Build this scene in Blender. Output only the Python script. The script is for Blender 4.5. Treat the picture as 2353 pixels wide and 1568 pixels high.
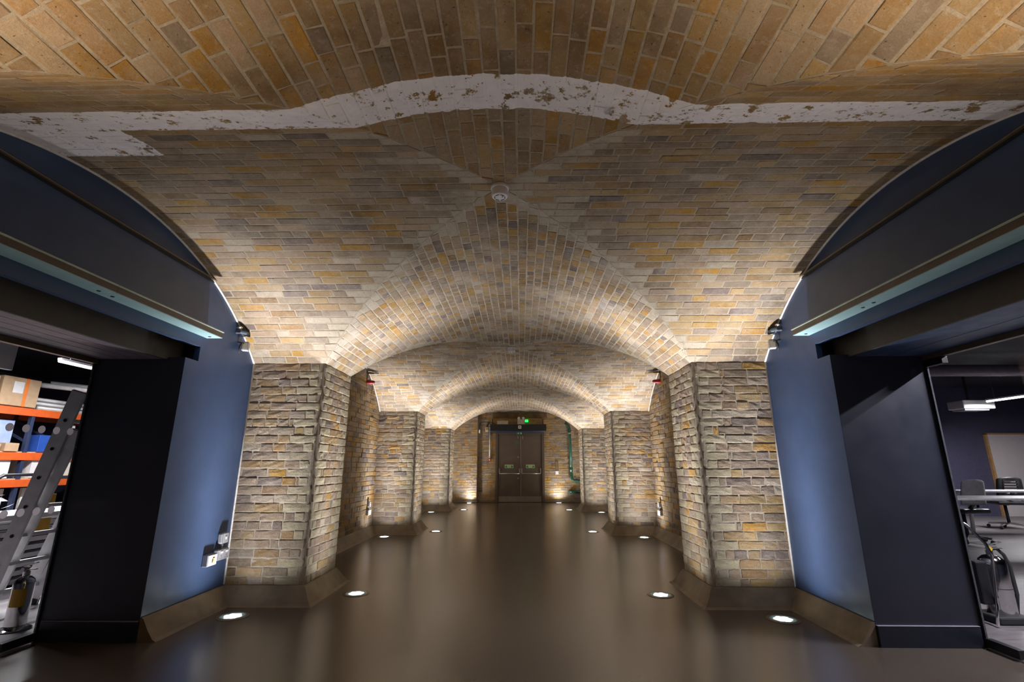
import bpy, bmesh, math, random
from mathutils import Vector, Matrix

for o in list(bpy.data.objects):
    bpy.data.objects.remove(o)
SC = bpy.context.scene
COL = SC.collection
PI = math.pi

# ------------------------------------------------------------------ camera, world, exposure
CAM = Vector((0.127, 0.0, 1.15))
PITCH, YAW = math.atan(285 / 1106), math.atan(20.5 / 1106 * math.cos(math.atan(285 / 1106)))
cd = bpy.data.cameras.new('camera')
cam = bpy.data.objects.new('camera', cd)
COL.objects.link(cam)
cam.location = CAM
cam.rotation_euler = (PI / 2 + PITCH, 0, YAW)
cd.sensor_width = 36
cd.lens = 36 * 1106 / 2353
cd.clip_start = 0.02
SC.camera = cam
FOC = 1106.0
_cy, _sy, _cp, _sp = math.cos(YAW), math.sin(YAW), math.cos(PITCH), math.sin(PITCH)
C_R = Vector((_cy, _sy, 0))
C_F = Vector((-_sy * _cp, _cy * _cp, _sp))
C_U = Vector((_sy * _sp, -_cy * _sp, _cp))

wd = bpy.data.worlds.new('world')
SC.world = wd
wd.use_nodes = True
wd.node_tree.nodes['Background'].inputs[0].default_value = (0.9, 0.8, 0.7, 1)
wd.node_tree.nodes['Background'].inputs[1].default_value = 0.02
SC.view_settings.view_transform = 'Standard'
SC.view_settings.look = 'None'
SC.view_settings.gamma = 1
SC.view_settings.use_curve_mapping = False
SC.view_settings.exposure = 0.0
UP_POWER = 750.0            # watts of each floor uplight
UP_COLOR = (1.0, 0.975, 0.945)
BACK_COLOR = (1.0, 0.80, 0.56)   # the older, warmer uplights behind the camera
BACK_POWER = 760.0
BEAM = ((0.78, 15.5), (0.112, 34.0), (0.020, 58.0))   # (peak, width in degrees) of the beam's core and skirt

# ------------------------------------------------------------------ node materials
MATS = {}


class NT:
    def __init__(self, name):
        self.m = bpy.data.materials.new(name)
        self.m.use_nodes = True
        self.t = self.m.node_tree
        self.b = self.t.nodes['Principled BSDF']
        MATS[name] = self.m

    def n(self, kind, **kw):
        nd = self.t.nodes.new(kind)
        for k, v in kw.items():
            setattr(nd, k, v)
        return nd

    def l(self, a, b):
        self.t.links.new(a, b)

    def val(self, sock, v):
        if hasattr(v, 'default_value') or hasattr(v, 'is_output'):
            self.l(v, sock)
        else:
            sock.default_value = v

    def pos(self):
        return self.n('ShaderNodeNewGeometry').outputs['Position']

    def noise(self, scale, detail=4, rough=0.55, vec=None, stretch=None):
        nd = self.n('ShaderNodeTexNoise')
        nd.inputs['Scale'].default_value = scale
        nd.inputs['Detail'].default_value = detail
        nd.inputs['Roughness'].default_value = rough
        v = vec or self.pos()
        if stretch:
            mp = self.n('ShaderNodeMapping')
            mp.inputs['Scale'].default_value = stretch
            self.l(v, mp.inputs[0])
            v = mp.outputs[0]
        self.l(v, nd.inputs['Vector'])
        return nd.outputs['Fac']

    def ramp(self, fac, a, b, lo=0.0, hi=1.0):
        mr = self.n('ShaderNodeMapRange')
        mr.inputs[1].default_value, mr.inputs[2].default_value = a, b
        mr.inputs[3].default_value, mr.inputs[4].default_value = lo, hi
        self.l(fac, mr.inputs[0])
        return mr.outputs[0]

    def math(self, op, a, b=0.0):
        nd = self.n('ShaderNodeMath', operation=op)
        self.val(nd.inputs[0], a)
        self.val(nd.inputs[1], b)
        return nd.outputs[0]

    def mix(self, f, a, b, mode='MIX'):
        nd = self.n('ShaderNodeMix', data_type='RGBA', blend_type=mode)
        self.val(nd.inputs[0], f)
        for s, v in ((nd.inputs[6], a), (nd.inputs[7], b)):
            if isinstance(v, tuple):
                s.default_value = (v[0], v[1], v[2], 1)
            else:
                self.l(v, s)
        return nd.outputs[2]

    def bump(self, h, strength, dist=0.01):
        nd = self.n('ShaderNodeBump')
        nd.inputs['Strength'].default_value = strength
        nd.inputs['Distance'].default_value = dist
        self.l(h, nd.inputs['Height'])
        self.l(nd.outputs[0], self.b.inputs['Normal'])

    def base(self, c):
        if isinstance(c, tuple):
            self.b.inputs['Base Color'].default_value = (c[0], c[1], c[2], 1)
        else:
            self.l(c, self.b.inputs['Base Color'])

    def rough(self, r):
        self.val(self.b.inputs['Roughness'], r)


def simple(name, col, rough=0.5, metal=0.0, var=0.12, scale=14, bump=0.0, bscale=60, spec=0.5):
    m = NT(name)
    f = m.noise(scale, 5)
    lo = tuple(max(0, c * (1 - var)) for c in col)
    hi = tuple(min(1, c * (1 + var)) for c in col)
    m.base(m.mix(m.ramp(f, 0.3, 0.7), lo, hi))
    m.rough(m.ramp(m.noise(scale * 1.7, 3), 0.3, 0.7, max(0.03, rough - 0.06), min(1, rough + 0.06)))
    m.b.inputs['Metallic'].default_value = metal
    m.b.inputs['Specular IOR Level'].default_value = spec
    if bump:
        m.bump(m.noise(bscale, 4), bump, 0.004)
    return m.m


def emissive(name, col, strength, base=(0.8, 0.8, 0.8)):
    m = NT(name)
    m.base(base)
    m.b.inputs['Emission Color'].default_value = (col[0], col[1], col[2], 1)
    m.b.inputs['Emission Strength'].default_value = strength
    return m.m


def paint_mask(m):
    """the flaking white band painted across the crown of the first bay, and its block on the left"""
    sep = m.n('ShaderNodeSeparateXYZ')
    p = m.pos()
    m.l(p, sep.inputs[0])
    x, y, z = sep.outputs
    w = m.ramp(m.noise(9, 3), 0.3, 0.7, -0.008, 0.008)
    yy = m.math('ADD', y, w)
    xx = m.math('ADD', x, w)
    band = m.math('MULTIPLY', m.math('GREATER_THAN', yy, 1.82), m.math('LESS_THAN', yy, 2.04))
    blk = m.math('MULTIPLY', m.math('MULTIPLY', m.math('GREATER_THAN', yy, 2.0), m.math('LESS_THAN', yy, 2.335)),
                 m.math('LESS_THAN', xx, -1.875))
    k = m.math('MAXIMUM', band, blk)
    fl = m.noise(9, 7, 0.72)
    flake = m.ramp(fl, 0.41, 0.435)
    fl2 = m.ramp(m.noise(38, 4, 0.6), 0.335, 0.365)
    return m.math('MULTIPLY', k, m.math('MULTIPLY', flake, fl2))


def brick_mat(name, paint=False, smear=0.5, mortar=(0.44, 0.375, 0.31), bump=0.6, bloom=0.5, dirt=0.5):
    m = NT(name)
    at = m.n('ShaderNodeAttribute', attribute_name='tint')
    base = at.outputs['Color']
    f1 = m.ramp(m.noise(28, 6, 0.65), 0.25, 0.75)
    c = m.mix(m.math('MULTIPLY', f1, 0.35), base, (0.20, 0.155, 0.115))
    f2 = m.ramp(m.noise(9, 6, 0.68), 0.42, 0.66)
    c = m.mix(m.math('MULTIPLY', f2, smear), c, mortar)
    dk = m.ramp(m.noise(1.7, 6, 0.7), 0.36, 0.52, 1.0, 0.0)
    c = m.mix(m.math('MULTIPLY', dk, dirt), c, (0.085, 0.062, 0.045))
    f3 = m.ramp(m.noise(2.3, 6, 0.7), 0.50, 0.70)
    c = m.mix(m.math('MULTIPLY', f3, bloom), c, (0.62, 0.57, 0.53))
    f4 = m.ramp(m.noise(38, 5, 0.7), 0.56, 0.66)
    c = m.mix(m.math('MULTIPLY', f4, smear * 0.6), c, (0.60, 0.55, 0.49))
    grain = m.noise(160, 3, 0.6)
    c = m.mix(m.ramp(grain, 0.3, 0.7, 0.25, 0.0), c, (0.08, 0.06, 0.045))
    pores = m.ramp(m.noise(75, 2, 0.5), 0.27, 0.31, 1.0, 0.0)
    c = m.mix(m.math('MULTIPLY', pores, 0.7), c, (0.03, 0.022, 0.016))
    if paint:
        k = paint_mask(m)
        wc = m.mix(m.ramp(m.noise(17, 5), 0.35, 0.7), (0.78, 0.77, 0.86), (0.88, 0.87, 0.95))
        c = m.mix(k, c, wc)
    m.base(c)
    m.rough(0.92)
    m.b.inputs['Specular IOR Level'].default_value = 0.2
    h = m.math('ADD', m.noise(48, 7, 0.75), m.math('MULTIPLY', m.noise(200, 3), 0.35))
    m.bump(h, bump, 0.009)
    return m.m


def mortar_mat(name, a, b, paint=False):
    m = NT(name)
    c = m.mix(m.ramp(m.noise(16, 6, 0.65), 0.3, 0.7), a, b)
    c = m.mix(m.ramp(m.noise(120, 3), 0.3, 0.7, 0.3, 0.0), c, (0.12, 0.10, 0.08))
    if paint:
        c = m.mix(paint_mask(m), c, (0.83, 0.82, 0.90))
    m.base(c)
    m.rough(0.95)
    m.b.inputs['Specular IOR Level'].default_value = 0.15
    m.bump(m.noise(90, 6, 0.7), 0.7, 0.006)
    return m.m


brick_mat('brick_pier', smear=0.42, bump=1.0, bloom=0.28, dirt=0.25)
brick_mat('brick_vault', smear=0.45)
brick_mat('brick_vault_painted', paint=True, smear=0.35, bloom=0.2)
mortar_mat('mortar_pier', (0.34, 0.29, 0.245), (0.50, 0.45, 0.39))
mortar_mat('mortar_vault', (0.37, 0.31, 0.245), (0.57, 0.50, 0.425))
mortar_mat('mortar_vault_painted', (0.31, 0.25, 0.185), (0.46, 0.395, 0.32), paint=True)


def floor_mat():
    m = NT('floor_polished')
    p = m.pos()
    f = m.noise(1.1, 5, 0.55, stretch=(1.0, 0.6, 1))
    c = m.mix(f, (0.050, 0.039, 0.031), (0.130, 0.104, 0.084))
    m.base(c)
    m.rough(m.ramp(m.noise(0.7, 2, 0.5), 0.2, 0.8, 0.22, 0.27))
    m.b.inputs['Specular IOR Level'].default_value = 0.75
    return m.m


floor_mat()
simple('kerb_concrete', (0.20, 0.155, 0.105), 0.55, var=0.3, scale=5, bump=0.15)
simple('blue_paint', (0.046, 0.080, 0.175), 0.42, var=0.06, scale=6, bump=0.05, bscale=200)
simple('navy_reveal', (0.040, 0.044, 0.068), 0.42, var=0.1, scale=3)
simple('navy_trim', (0.024, 0.029, 0.048), 0.35, var=0.1)
simple('charcoal_board', (0.055, 0.052, 0.05), 0.6, var=0.1)
simple('slat_grey', (0.20, 0.17, 0.215), 0.5, var=0.1)
simple('skirting_highlight', (0.30, 0.28, 0.34), 0.45)  # pale tone of a light highlight, put into the colour
simple('stencil_grey', (0.42, 0.41, 0.47), 0.9)
simple('black', (0.012, 0.012, 0.014), 0.45)
simple('black_rubber', (0.02, 0.02, 0.021), 0.7)
simple('bronze_trim', (0.20, 0.155, 0.11), 0.35, 0.4)
simple('rail_teal', (0.33, 0.52, 0.56), 0.45, 0.0, var=0.05)
simple('rail_face_shade', (0.10, 0.075, 0.06), 0.4, 0.0)  # brown shade and reflection on the rail's front, put into its colour
simple('rail_lip', (0.42, 0.50, 0.43), 0.4, 0.0)
simple('white_plaster', (0.72, 0.70, 0.70), 0.8, var=0.12, scale=40)
simple('white_plastic', (0.78, 0.77, 0.82), 0.4, var=0.04)
simple('grey_plastic', (0.33, 0.34, 0.38), 0.4, var=0.06)
simple('cream_plastic', (0.62, 0.57, 0.48), 0.4, var=0.05)
simple('steel', (0.50, 0.49, 0.48), 0.32, 1.0, var=0.08)
simple('chrome', (0.75, 0.74, 0.73), 0.09, 1.0, var=0.03)
simple('aluminium', (0.62, 0.61, 0.62), 0.45, 0.25, var=0.1)
simple('door_brown', (0.13, 0.098, 0.075), 0.42, var=0.12, scale=4)
simple('door_frame_brown', (0.11, 0.085, 0.068), 0.42, var=0.12, scale=4)
simple('kick_steel', (0.36, 0.33, 0.30), 0.38, 0.8, var=0.1)
simple('red_plastic', (0.45, 0.02, 0.025), 0.4)
simple('pipe_green', (0.018, 0.085, 0.05), 0.25, var=0.15)
simple('sign_green', (0.01, 0.22, 0.07), 0.5, var=0.03)
simple('sign_pale', (0.55, 0.68, 0.40), 0.5, var=0.03)
simple('yellow', (0.65, 0.42, 0.03), 0.5)
simple('ochre_label', (0.50, 0.27, 0.02), 0.55)
simple('blue_bracket', (0.12, 0.17, 0.24), 0.4, 0.3)
simple('brown_render', (0.17, 0.11, 0.05), 0.9, var=0.35, scale=5, bump=0.3)
simple('room_floor', (0.26, 0.24, 0.255), 0.5, var=0.18, scale=4)
simple('room_dark', (0.020, 0.019, 0.028), 0.7)
simple('room_navy', (0.055, 0.052, 0.095), 0.6)
simple('rack_orange', (0.55, 0.09, 0.015), 0.45)
simple('rack_navy', (0.02, 0.03, 0.07), 0.45)
simple('cardboard', (0.40, 0.27, 0.16), 0.85, var=0.12)
simple('tape_orange', (0.65, 0.16, 0.02), 0.5)
simple('white_board', (0.60, 0.58, 0.58), 0.6, var=0.06)
simple('pale_blue', (0.30, 0.38, 0.58), 0.6)
simple('crate_blue', (0.02, 0.07, 0.32), 0.45)
simple('timber', (0.42, 0.30, 0.18), 0.7, var=0.25, scale=8)
simple('door_white', (0.50, 0.45, 0.46), 0.5, var=0.04)
simple('oak_frame', (0.36, 0.20, 0.08), 0.5, var=0.2)
simple('table_top', (0.48, 0.45, 0.47), 0.35)
simple('leg_grey', (0.46, 0.44, 0.47), 0.35, 0.2)
simple('mesh_grey', (0.20, 0.19, 0.20), 0.8)
simple('foil', (0.55, 0.55, 0.57), 0.25, 0.9)
emissive('led_white', (0.93, 1.0, 0.98), 14.0)
emissive('tube_white', (1.0, 0.96, 0.98), 14.0)
emissive('led_green', (0.02, 0.9, 0.15), 2.2, (0.02, 0.3, 0.05))


def glass_mat(name, tint, rough=0.0, alpha_like=True):
    m = NT(name)
    m.base(tint)
    m.b.inputs['Transmission Weight'].default_value = 1.0
    m.b.inputs['IOR'].default_value = 1.45
    m.rough(rough)
    return m.m


def pane_mat():
    """thin clear sheet: mostly transparent, with a mirror reflection that grows at grazing angles, and a few dirty smears"""
    m = NT('pane_glass')
    t = m.t
    tr = m.n('ShaderNodeBsdfTransparent')
    tr.inputs[0].default_value = (0.90, 0.93, 0.93, 1)
    gl = m.n('ShaderNodeBsdfGlossy')
    gl.inputs['Roughness'].default_value = 0.02
    gl.inputs[0].default_value = (1, 1, 1, 1)
    fr = m.n('ShaderNodeFresnel')
    fr.inputs['IOR'].default_value = 1.35
    mx = m.n('ShaderNodeMixShader')
    front = m.math('SUBTRACT', 1.0, m.n('ShaderNodeNewGeometry').outputs['Backfacing'])
    m.l(m.math('MULTIPLY', fr.outputs[0], front), mx.inputs[0])
    m.l(tr.outputs[0], mx.inputs[1])
    m.l(gl.outputs[0], mx.inputs[2])
    sm = m.ramp(m.noise(6, 5, 0.7), 0.68, 0.78, 0, 0.14)
    df = m.n('ShaderNodeBsdfDiffuse')
    df.inputs[0].default_value = (0.7, 0.7, 0.78, 1)
    mx2 = m.n('ShaderNodeMixShader')
    m.l(sm, mx2.inputs[0])
    m.l(mx.outputs[0], mx2.inputs[1])
    m.l(df.outputs[0], mx2.inputs[2])
    m.l(mx2.outputs[0], t.nodes['Material Output'].inputs[0])
    return m.m


pane_mat()


def dot_mat():
    m = NT('frosted_dot')
    a = m.n('ShaderNodeBsdfTranslucent')
    d = m.n('ShaderNodeBsdfDiffuse')
    a.inputs[0].default_value = d.inputs[0].default_value = (0.95, 0.92, 0.96, 1)
    mx = m.n('ShaderNodeMixShader')
    mx.inputs[0].default_value = 0.3
    m.l(a.outputs[0], mx.inputs[1])
    m.l(d.outputs[0], mx.inputs[2])
    m.l(mx.outputs[0], m.t.nodes['Material Output'].inputs[0])


dot_mat()
simple('pane_edge', (0.16, 0.17, 0.19), 0.25, 0.3)
glass_mat('lens_glass', (0.85, 0.97, 0.95))


def plank_floor():
    m = NT('plank_floor')
    f = m.noise(3, 6, 0.6, stretch=(2.0, 12.0, 1))
    c = m.mix(m.ramp(f, 0.3, 0.7), (0.09, 0.078, 0.082), (0.19, 0.168, 0.172))
    m.base(c)
    m.rough(0.42)
    return m.m


plank_floor()


# ------------------------------------------------------------------ mesh helpers
def org(o):
    v = Vector((0, 0, 0))
    while o is not None:
        v += o.location
        o = o.parent
    return v


def tag(o, label=None, cat=None, group=None, kind=None):
    for k, v in (('label', label), ('category', cat), ('group', group), ('kind', kind)):
        if v:
            o[k] = v
    return o


def empty(name, loc, label=None, cat=None, group=None, kind=None):
    o = bpy.data.objects.new(name, None)
    o.empty_display_size = 0.05
    COL.objects.link(o)
    o.location = loc
    return tag(o, label, cat, group, kind)


class MB:
    def __init__(self):
        self.v, self.f, self.c = [], [], []

    def add(self, vs, fs, col=None):
        n = len(self.v)
        self.v += [tuple(p) for p in vs]
        self.f += [tuple(i + n for i in q) for q in fs]
        if col is not None:
            self.c += [col] * len(vs)
        return self

    def box(self, a, b, R=None, piv=None):
        x0, y0, z0 = a
        x1, y1, z1 = b
        vs = [Vector(p) for p in ((x0, y0, z0), (x1, y0, z0), (x1, y1, z0), (x0, y1, z0), (x0, y0, z1), (x1, y0, z1), (x1, y1, z1), (x0, y1, z1))]
        if R is not None:
            pv = Vector(piv) if piv is not None else (vs[0] + vs[6]) / 2
            vs = [R @ (p - pv) + pv for p in vs]
        return self.add(vs, [(0, 3, 2, 1), (4, 5, 6, 7), (0, 1, 5, 4), (1, 2, 6, 5), (2, 3, 7, 6), (3, 0, 4, 7)])

    def bar(self, p, q, w, h, up=(0, 0, 1)):
        p, q = Vector(p), Vector(q)
        d = (q - p).normalized()
        s = d.cross(Vector(up))
        if s.length < 1e-4:
            s = d.cross(Vector((1, 0, 0)))
        s.normalize()
        u = s.cross(d).normalized()
        vs = []
        for e in (p, q):
            for a, b in ((-1, -1), (1, -1), (1, 1), (-1, 1)):
                vs.append(e + s * (a * w / 2) + u * (b * h / 2))
        return self.add(vs, [(3, 2, 1, 0), (4, 5, 6, 7), (0, 1, 5, 4), (1, 2, 6, 5), (2, 3, 7, 6), (3, 0, 4, 7)])

    def tube(self, pts, r, n=10, caps=True):
        pts = [Vector(p) for p in pts]
        rr = r if isinstance(r, (list, tuple)) else [r] * len(pts)
        vs, fs = [], []
        t0 = (pts[1] - pts[0]).normalized()
        ref = Vector((0, 0, 1)) if abs(t0.z) < 0.9 else Vector((1, 0, 0))
        s = t0.cross(ref).normalized()
        for i, p in enumerate(pts):
            if i == 0:
                t = t0
            elif i == len(pts) - 1:
                t = (pts[i] - pts[i - 1]).normalized()
            else:
                t = ((pts[i] - pts[i - 1]).normalized() + (pts[i + 1] - pts[i]).normalized()).normalized()
            s = (s - t * s.dot(t)).normalized()
            u = t.cross(s)
            for k in range(n):
                a = 2 * PI * k / n
                vs.append(p + (s * math.cos(a) + u * math.sin(a)) * rr[i])
        for i in range(len(pts) - 1):
            for k in range(n):
                k2 = (k + 1) % n
                fs.append((i * n + k, i * n + k2, (i + 1) * n + k2, (i + 1) * n + k))
        if caps:
            fs.append(tuple(range(n - 1, -1, -1)))
            fs.append(tuple((len(pts) - 1) * n + k for k in range(n)))
        return self.add(vs, fs)

    def lathe(self, prof, c=(0, 0, 0), n=24, axis=(0, 0, 1)):
        ax = Vector(axis).normalized()
        ref = Vector((1, 0, 0)) if abs(ax.x) < 0.9 else Vector((0, 1, 0))
        s = (ref - ax * ref.dot(ax)).normalized()
        u = ax.cross(s)
        c = Vector(c)
        vs, fs = [], []
        for r, h in prof:
            for k in range(n):
                a = 2 * PI * k / n
                vs.append(c + ax * h + (s * math.cos(a) + u * math.sin(a)) * r)
        for i in range(len(prof) - 1):
            for k in range(n):
                k2 = (k + 1) % n
                fs.append((i * n + k, i * n + k2, (i + 1) * n + k2, (i + 1) * n + k))
        if prof[0][0] > 1e-5:
            fs.append(tuple(range(n - 1, -1, -1)))
        if prof[-1][0] > 1e-5:
            fs.append(tuple((len(prof) - 1) * n + k for k in range(n)))
        return self.add(vs, fs)

    def build(self, name, mat, parent=None, smooth=False, bevel=0.0, seg=2, kind=None):
        me = bpy.data.meshes.new(name)
        vs = self.v
        if parent is not None:
            o0 = org(parent)
            loc = Vector((0, 0, 0))
        else:
            lo = [min(p[i] for p in vs) for i in range(3)]
            hi = [max(p[i] for p in vs) for i in range(3)]
            loc = Vector(((lo[0] + hi[0]) / 2, (lo[1] + hi[1]) / 2, lo[2]))
            o0 = loc
        me.from_pydata([(p[0] - o0[0], p[1] - o0[1], p[2] - o0[2]) for p in vs], [], self.f)
        if self.c:
            ca = me.color_attributes.new('tint', 'FLOAT_COLOR', 'POINT')
            ca.data.foreach_set('color', [x for c in self.c for x in (c[0], c[1], c[2], 1.0)])
        me.materials.append(MATS[mat])
        if smooth:
            me.polygons.foreach_set('use_smooth', [True] * len(me.polygons))
        ob = bpy.data.objects.new(name, me)
        COL.objects.link(ob)
        ob.location = loc
        if parent is not None:
            ob.parent = parent
        if bevel:
            b = ob.modifiers.new('bevel', 'BEVEL')
            b.width, b.segments, b.limit_method = bevel, seg, 'ANGLE'
        if smooth == 'auto':
            me.set_sharp_from_angle(angle=math.radians(40))
        if kind:
            ob['kind'] = kind
        return ob


def kids(o):
    return [c for c in bpy.data.objects if c.parent == o]


def copy_tree(o, parent=None, name=None):
    ch = list(o.children)
    c = o.copy()
    COL.objects.link(c)
    c.parent = parent
    for k in ch:
        copy_tree(k, c)
    return c


def text(body, size, loc, rot, mat, parent, name='lettering', extrude=0.0006):
    cu = bpy.data.curves.new(name, 'FONT')
    cu.body = body
    cu.size = size
    cu.align_x, cu.align_y = 'CENTER', 'CENTER'
    cu.extrude = extrude
    cu.materials.append(MATS[mat])
    o = bpy.data.objects.new(name, cu)
    COL.objects.link(o)
    if parent is not None:
        o.parent = parent
        o.location = Vector(loc) - org(parent)
    else:
        o.location = loc
    o.rotation_euler = rot
    return o


# ------------------------------------------------------------------ the hall's measures
B = 4.287                    # bay length
YP0 = 0.593                  # centre of the pier line the camera stands in
W = 2.455                    # half width between the side walls
A_ = 1.755                   # half width between the piers
T_ = 0.3585                  # half thickness of a pier
ZS, ZC = 2.10, 2.88          # springing and crown
YEND = 16.07
bX, bY = A_, B / 2 - T_
RX = (bX * bX + (ZC - ZS) ** 2) / (2 * (ZC - ZS))
RY = (bY * bY + (ZC - ZS) ** 2) / (2 * (ZC - ZS))


def YP(k):
    return YP0 + B * k


def YC(k):
    return YP0 + B * (k + 0.5)


def z_t(y, k):
    d = min(abs(y - YC(k)), bY)
    return ZC - RY + math.sqrt(RY * RY - d * d)


def yg(x):                   # groin: distance from the bay centre along y, for a given x
    x = min(abs(x), bX)
    d = RX - math.sqrt(RX * RX - x * x)
    return min(bY, math.sqrt(max(0, 2 * RY * d - d * d)))


def xg(dy):
    dy = min(abs(dy), bY)
    d = RY - math.sqrt(RY * RY - dy * dy)
    return min(bX, math.sqrt(max(0, 2 * RX * d - d * d)))


# ------------------------------------------------------------------ brickwork
BUFF, OCHRE, GREY, PURP, CREAM, PINK, BROWN, PALE = ((0.45, 0.33, 0.19), (0.46, 0.28, 0.10), (0.31, 0.255, 0.21), (0.205, 0.17, 0.165),
                                                     (0.62, 0.55, 0.39), (0.46, 0.36, 0.27), (0.30, 0.20, 0.115), (0.52, 0.46, 0.39))
TAN = (0.38, 0.265, 0.155)
MAUVE = (0.38, 0.30, 0.235)


def pick(rng, table):
    t = rng.random() * sum(w for w, c in table)
    for w, c in table:
        t -= w
        if t <= 0:
            break
    k = rng.uniform(0.82, 1.16)
    g = sum(c) / 3
    return tuple(min(0.9, max(0.01, g + (x - g) * 1.28) * k * rng.uniform(0.97, 1.03)) for x in c)


T_PIER = [(2.2, BUFF), (1.0, PALE), (2.4, GREY), (1.0, PURP), (3.6, MAUVE), (1.0, OCHRE), (1.1, TAN), (0.6, BROWN)]
T_VAULT = [(3.0, BUFF), (1.8, GREY), (0.8, PURP), (1.8, PINK), (2.6, MAUVE), (1.3, OCHRE), (1.2, TAN), (0.6, BROWN), (0.5, PALE)]
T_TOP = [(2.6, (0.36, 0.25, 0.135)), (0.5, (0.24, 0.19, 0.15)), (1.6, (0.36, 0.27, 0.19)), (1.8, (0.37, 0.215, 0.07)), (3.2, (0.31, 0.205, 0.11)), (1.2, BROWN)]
T_FAR = [(3.2, BUFF), (1.4, GREY), (0.7, PURP), (1.8, PINK), (2.2, OCHRE), (1.2, TAN), (0.8, BROWN)]
JOINT = 0.0100


def brick_mesh(mapf, q, rng, proud, jit, edge, nu=1, nr=1, inset=0.005):
    """one brick: q = (ua_a, ub_a, ua_b, ub_b, va, vb) on the surface mapf(u, v) -> (point, normal); a grid front, chamfered edge, sides"""
    uaa, uba, uab, ubb, va, vb = q
    L = max(uba - uaa, ubb - uab, 0.01)
    Hh = vb - va

    def uv(s, t):
        lo = uaa + (uab - uaa) * t
        hi = uba + (ubb - uba) * t
        return lo + (hi - lo) * s, va + Hh * t

    ring = [(i, 0) for i in range(nu + 1)] + [(nu, j) for j in range(1, nr + 1)] + [(i, nr) for i in range(nu - 1, -1, -1)] + \
           [(0, j) for j in range(nr - 1, 0, -1)]
    n = len(ring)
    outer = []
    for i, j in ring:
        u, v = uv(i / nu, j / nr)
        outer.append((u + rng.uniform(-edge, edge), v + rng.uniform(-edge, edge)))
    vs, fs = [], []
    for h in (-0.012, proud - 0.0025):
        for u, v in outer:
            p, nn = mapf(u, v)
            vs.append(p + nn * h)
    cut = min(0.45, inset / L)
    cut2 = min(0.45, inset / Hh)
    idx = {}
    for j in range(nr + 1):
        for i in range(nu + 1):
            s = cut + (1 - 2 * cut) * i / nu
            t = cut2 + (1 - 2 * cut2) * j / nr
            u, v = uv(s, t)
            p, nn = mapf(u, v)
            mid = 0 < i < nu and 0 < j < nr
            idx[(i, j)] = len(vs)
            vs.append(p + nn * (proud + rng.uniform(-jit, jit) + (jit * 0.7 if mid else 0)))
    for k in range(n):
        k2 = (k + 1) % n
        fs.append((k, k2, n + k2, n + k))
        fs.append((n + k, n + k2, idx[ring[k2]], idx[ring[k]]))
    for j in range(nr):
        for i in range(nu):
            fs.append((idx[(i, j)], idx[(i + 1, j)], idx[(i + 1, j + 1)], idx[(i, j + 1)]))
    return vs, fs


def fill(u0, u1, kind, rng, off):
    """cut one course u0..u1 into bricks"""
    out = []
    u = u0 - off
    k = 0 if rng.random() < 0.5 else 1
    while u < u1:
        if kind == 's':
            ln = 0.2275 if rng.random() < 0.9 else 0.115
        elif kind == 'h':
            ln = 0.115
        elif kind == 'f':
            ln = 0.2275 if k % 2 else 0.115
        else:
            ln = 0.2275 if rng.random() < 0.55 else 0.115
        ln *= rng.uniform(0.94, 1.06)
        a, b = max(u, u0), min(u + ln, u1)
        if b - a > 0.03:
            out.append((a, b))
        elif out and b - a > 0:
            out[-1] = (out[-1][0], b)
        u += ln
        k += 1
    return out


def score(p, n, area):
    d = p - CAM
    z = d.dot(C_F)
    if z < 0.15:
        return -1
    px, py = 1176.5 + FOC * d.dot(C_R) / z, 784 - FOC * d.dot(C_U) / z
    if px < -40 or px > 2393 or py < -40 or py > 1608:
        return -1
    return area * FOC * FOC / (z * z) * max(0.05, -n.dot(d) / d.length)


SMOOTH = {}


def wall_bricks(parent, mapf, quads, mat, rng, proud, jit, edge, tint, rough=False, limit=300, min_px=55, split=None):
    """quads -> the largest `limit` in view as brick objects, the rest as one joined part"""
    recs = []
    for q in quads:
        uc, vc = (q[0] + q[1] + q[2] + q[3]) / 4, (q[4] + q[5]) / 2
        p, nn = mapf(uc, vc)
        recs.append((score(p, nn, (max(q[1] - q[0], q[3] - q[2])) * (q[5] - q[4])), q, uc, vc, p))
    recs.sort(key=lambda r: -r[0])
    rest = MB()
    for k, (sc, q, uc, vc, p) in enumerate(recs):
        L = max(q[1] - q[0], q[3] - q[2])
        bend = len(q) > 6
        nu = 5 if bend else (3 if rough and L > 0.15 else (2 if rough else 1))
        nr = 2 if rough else 1
        hp = proud * rng.uniform(0.35, 1.5)
        vs, fs = brick_mesh(mapf, q[:6], rng, hp, jit, edge, nu, nr, 0.006 if rough else 0.004)
        col = tint(uc, vc, p, rng, q)
        if k < limit and sc > min_px:
            m = MB().add(vs, fs, col)
            m.build('brick', mat, parent)
        else:
            rest.add(vs, fs, col)
    if rest.v:
        rest.build('brickwork', mat, parent, kind='stuff')


def grid_mesh(mapf, us, vs_, h=0.0):
    """surface grid; us(v) gives the list of u for that v"""
    m = MB()
    pts, fs = [], []
    nu = None
    for v in vs_:
        row = us(v)
        nu = len(row)
        for u in row:
            p, n = mapf(u, v)
            pts.append(p + n * h)
    for j in range(len(vs_) - 1):
        for i in range(nu - 1):
            a = j * nu + i
            fs.append((a, a + 1, a + nu + 1, a + nu))
    return m.add(pts, fs)


def lin(a, b, n):
    return [a + (b - a) * i / n for i in range(n + 1)]


def courses(v0, v1, h=0.0752):
    n = max(1, round((v1 - v0) / h))
    hh = (v1 - v0) / n
    return [(v0 + hh * i, v0 + hh * (i + 1)) for i in range(n)]


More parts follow.
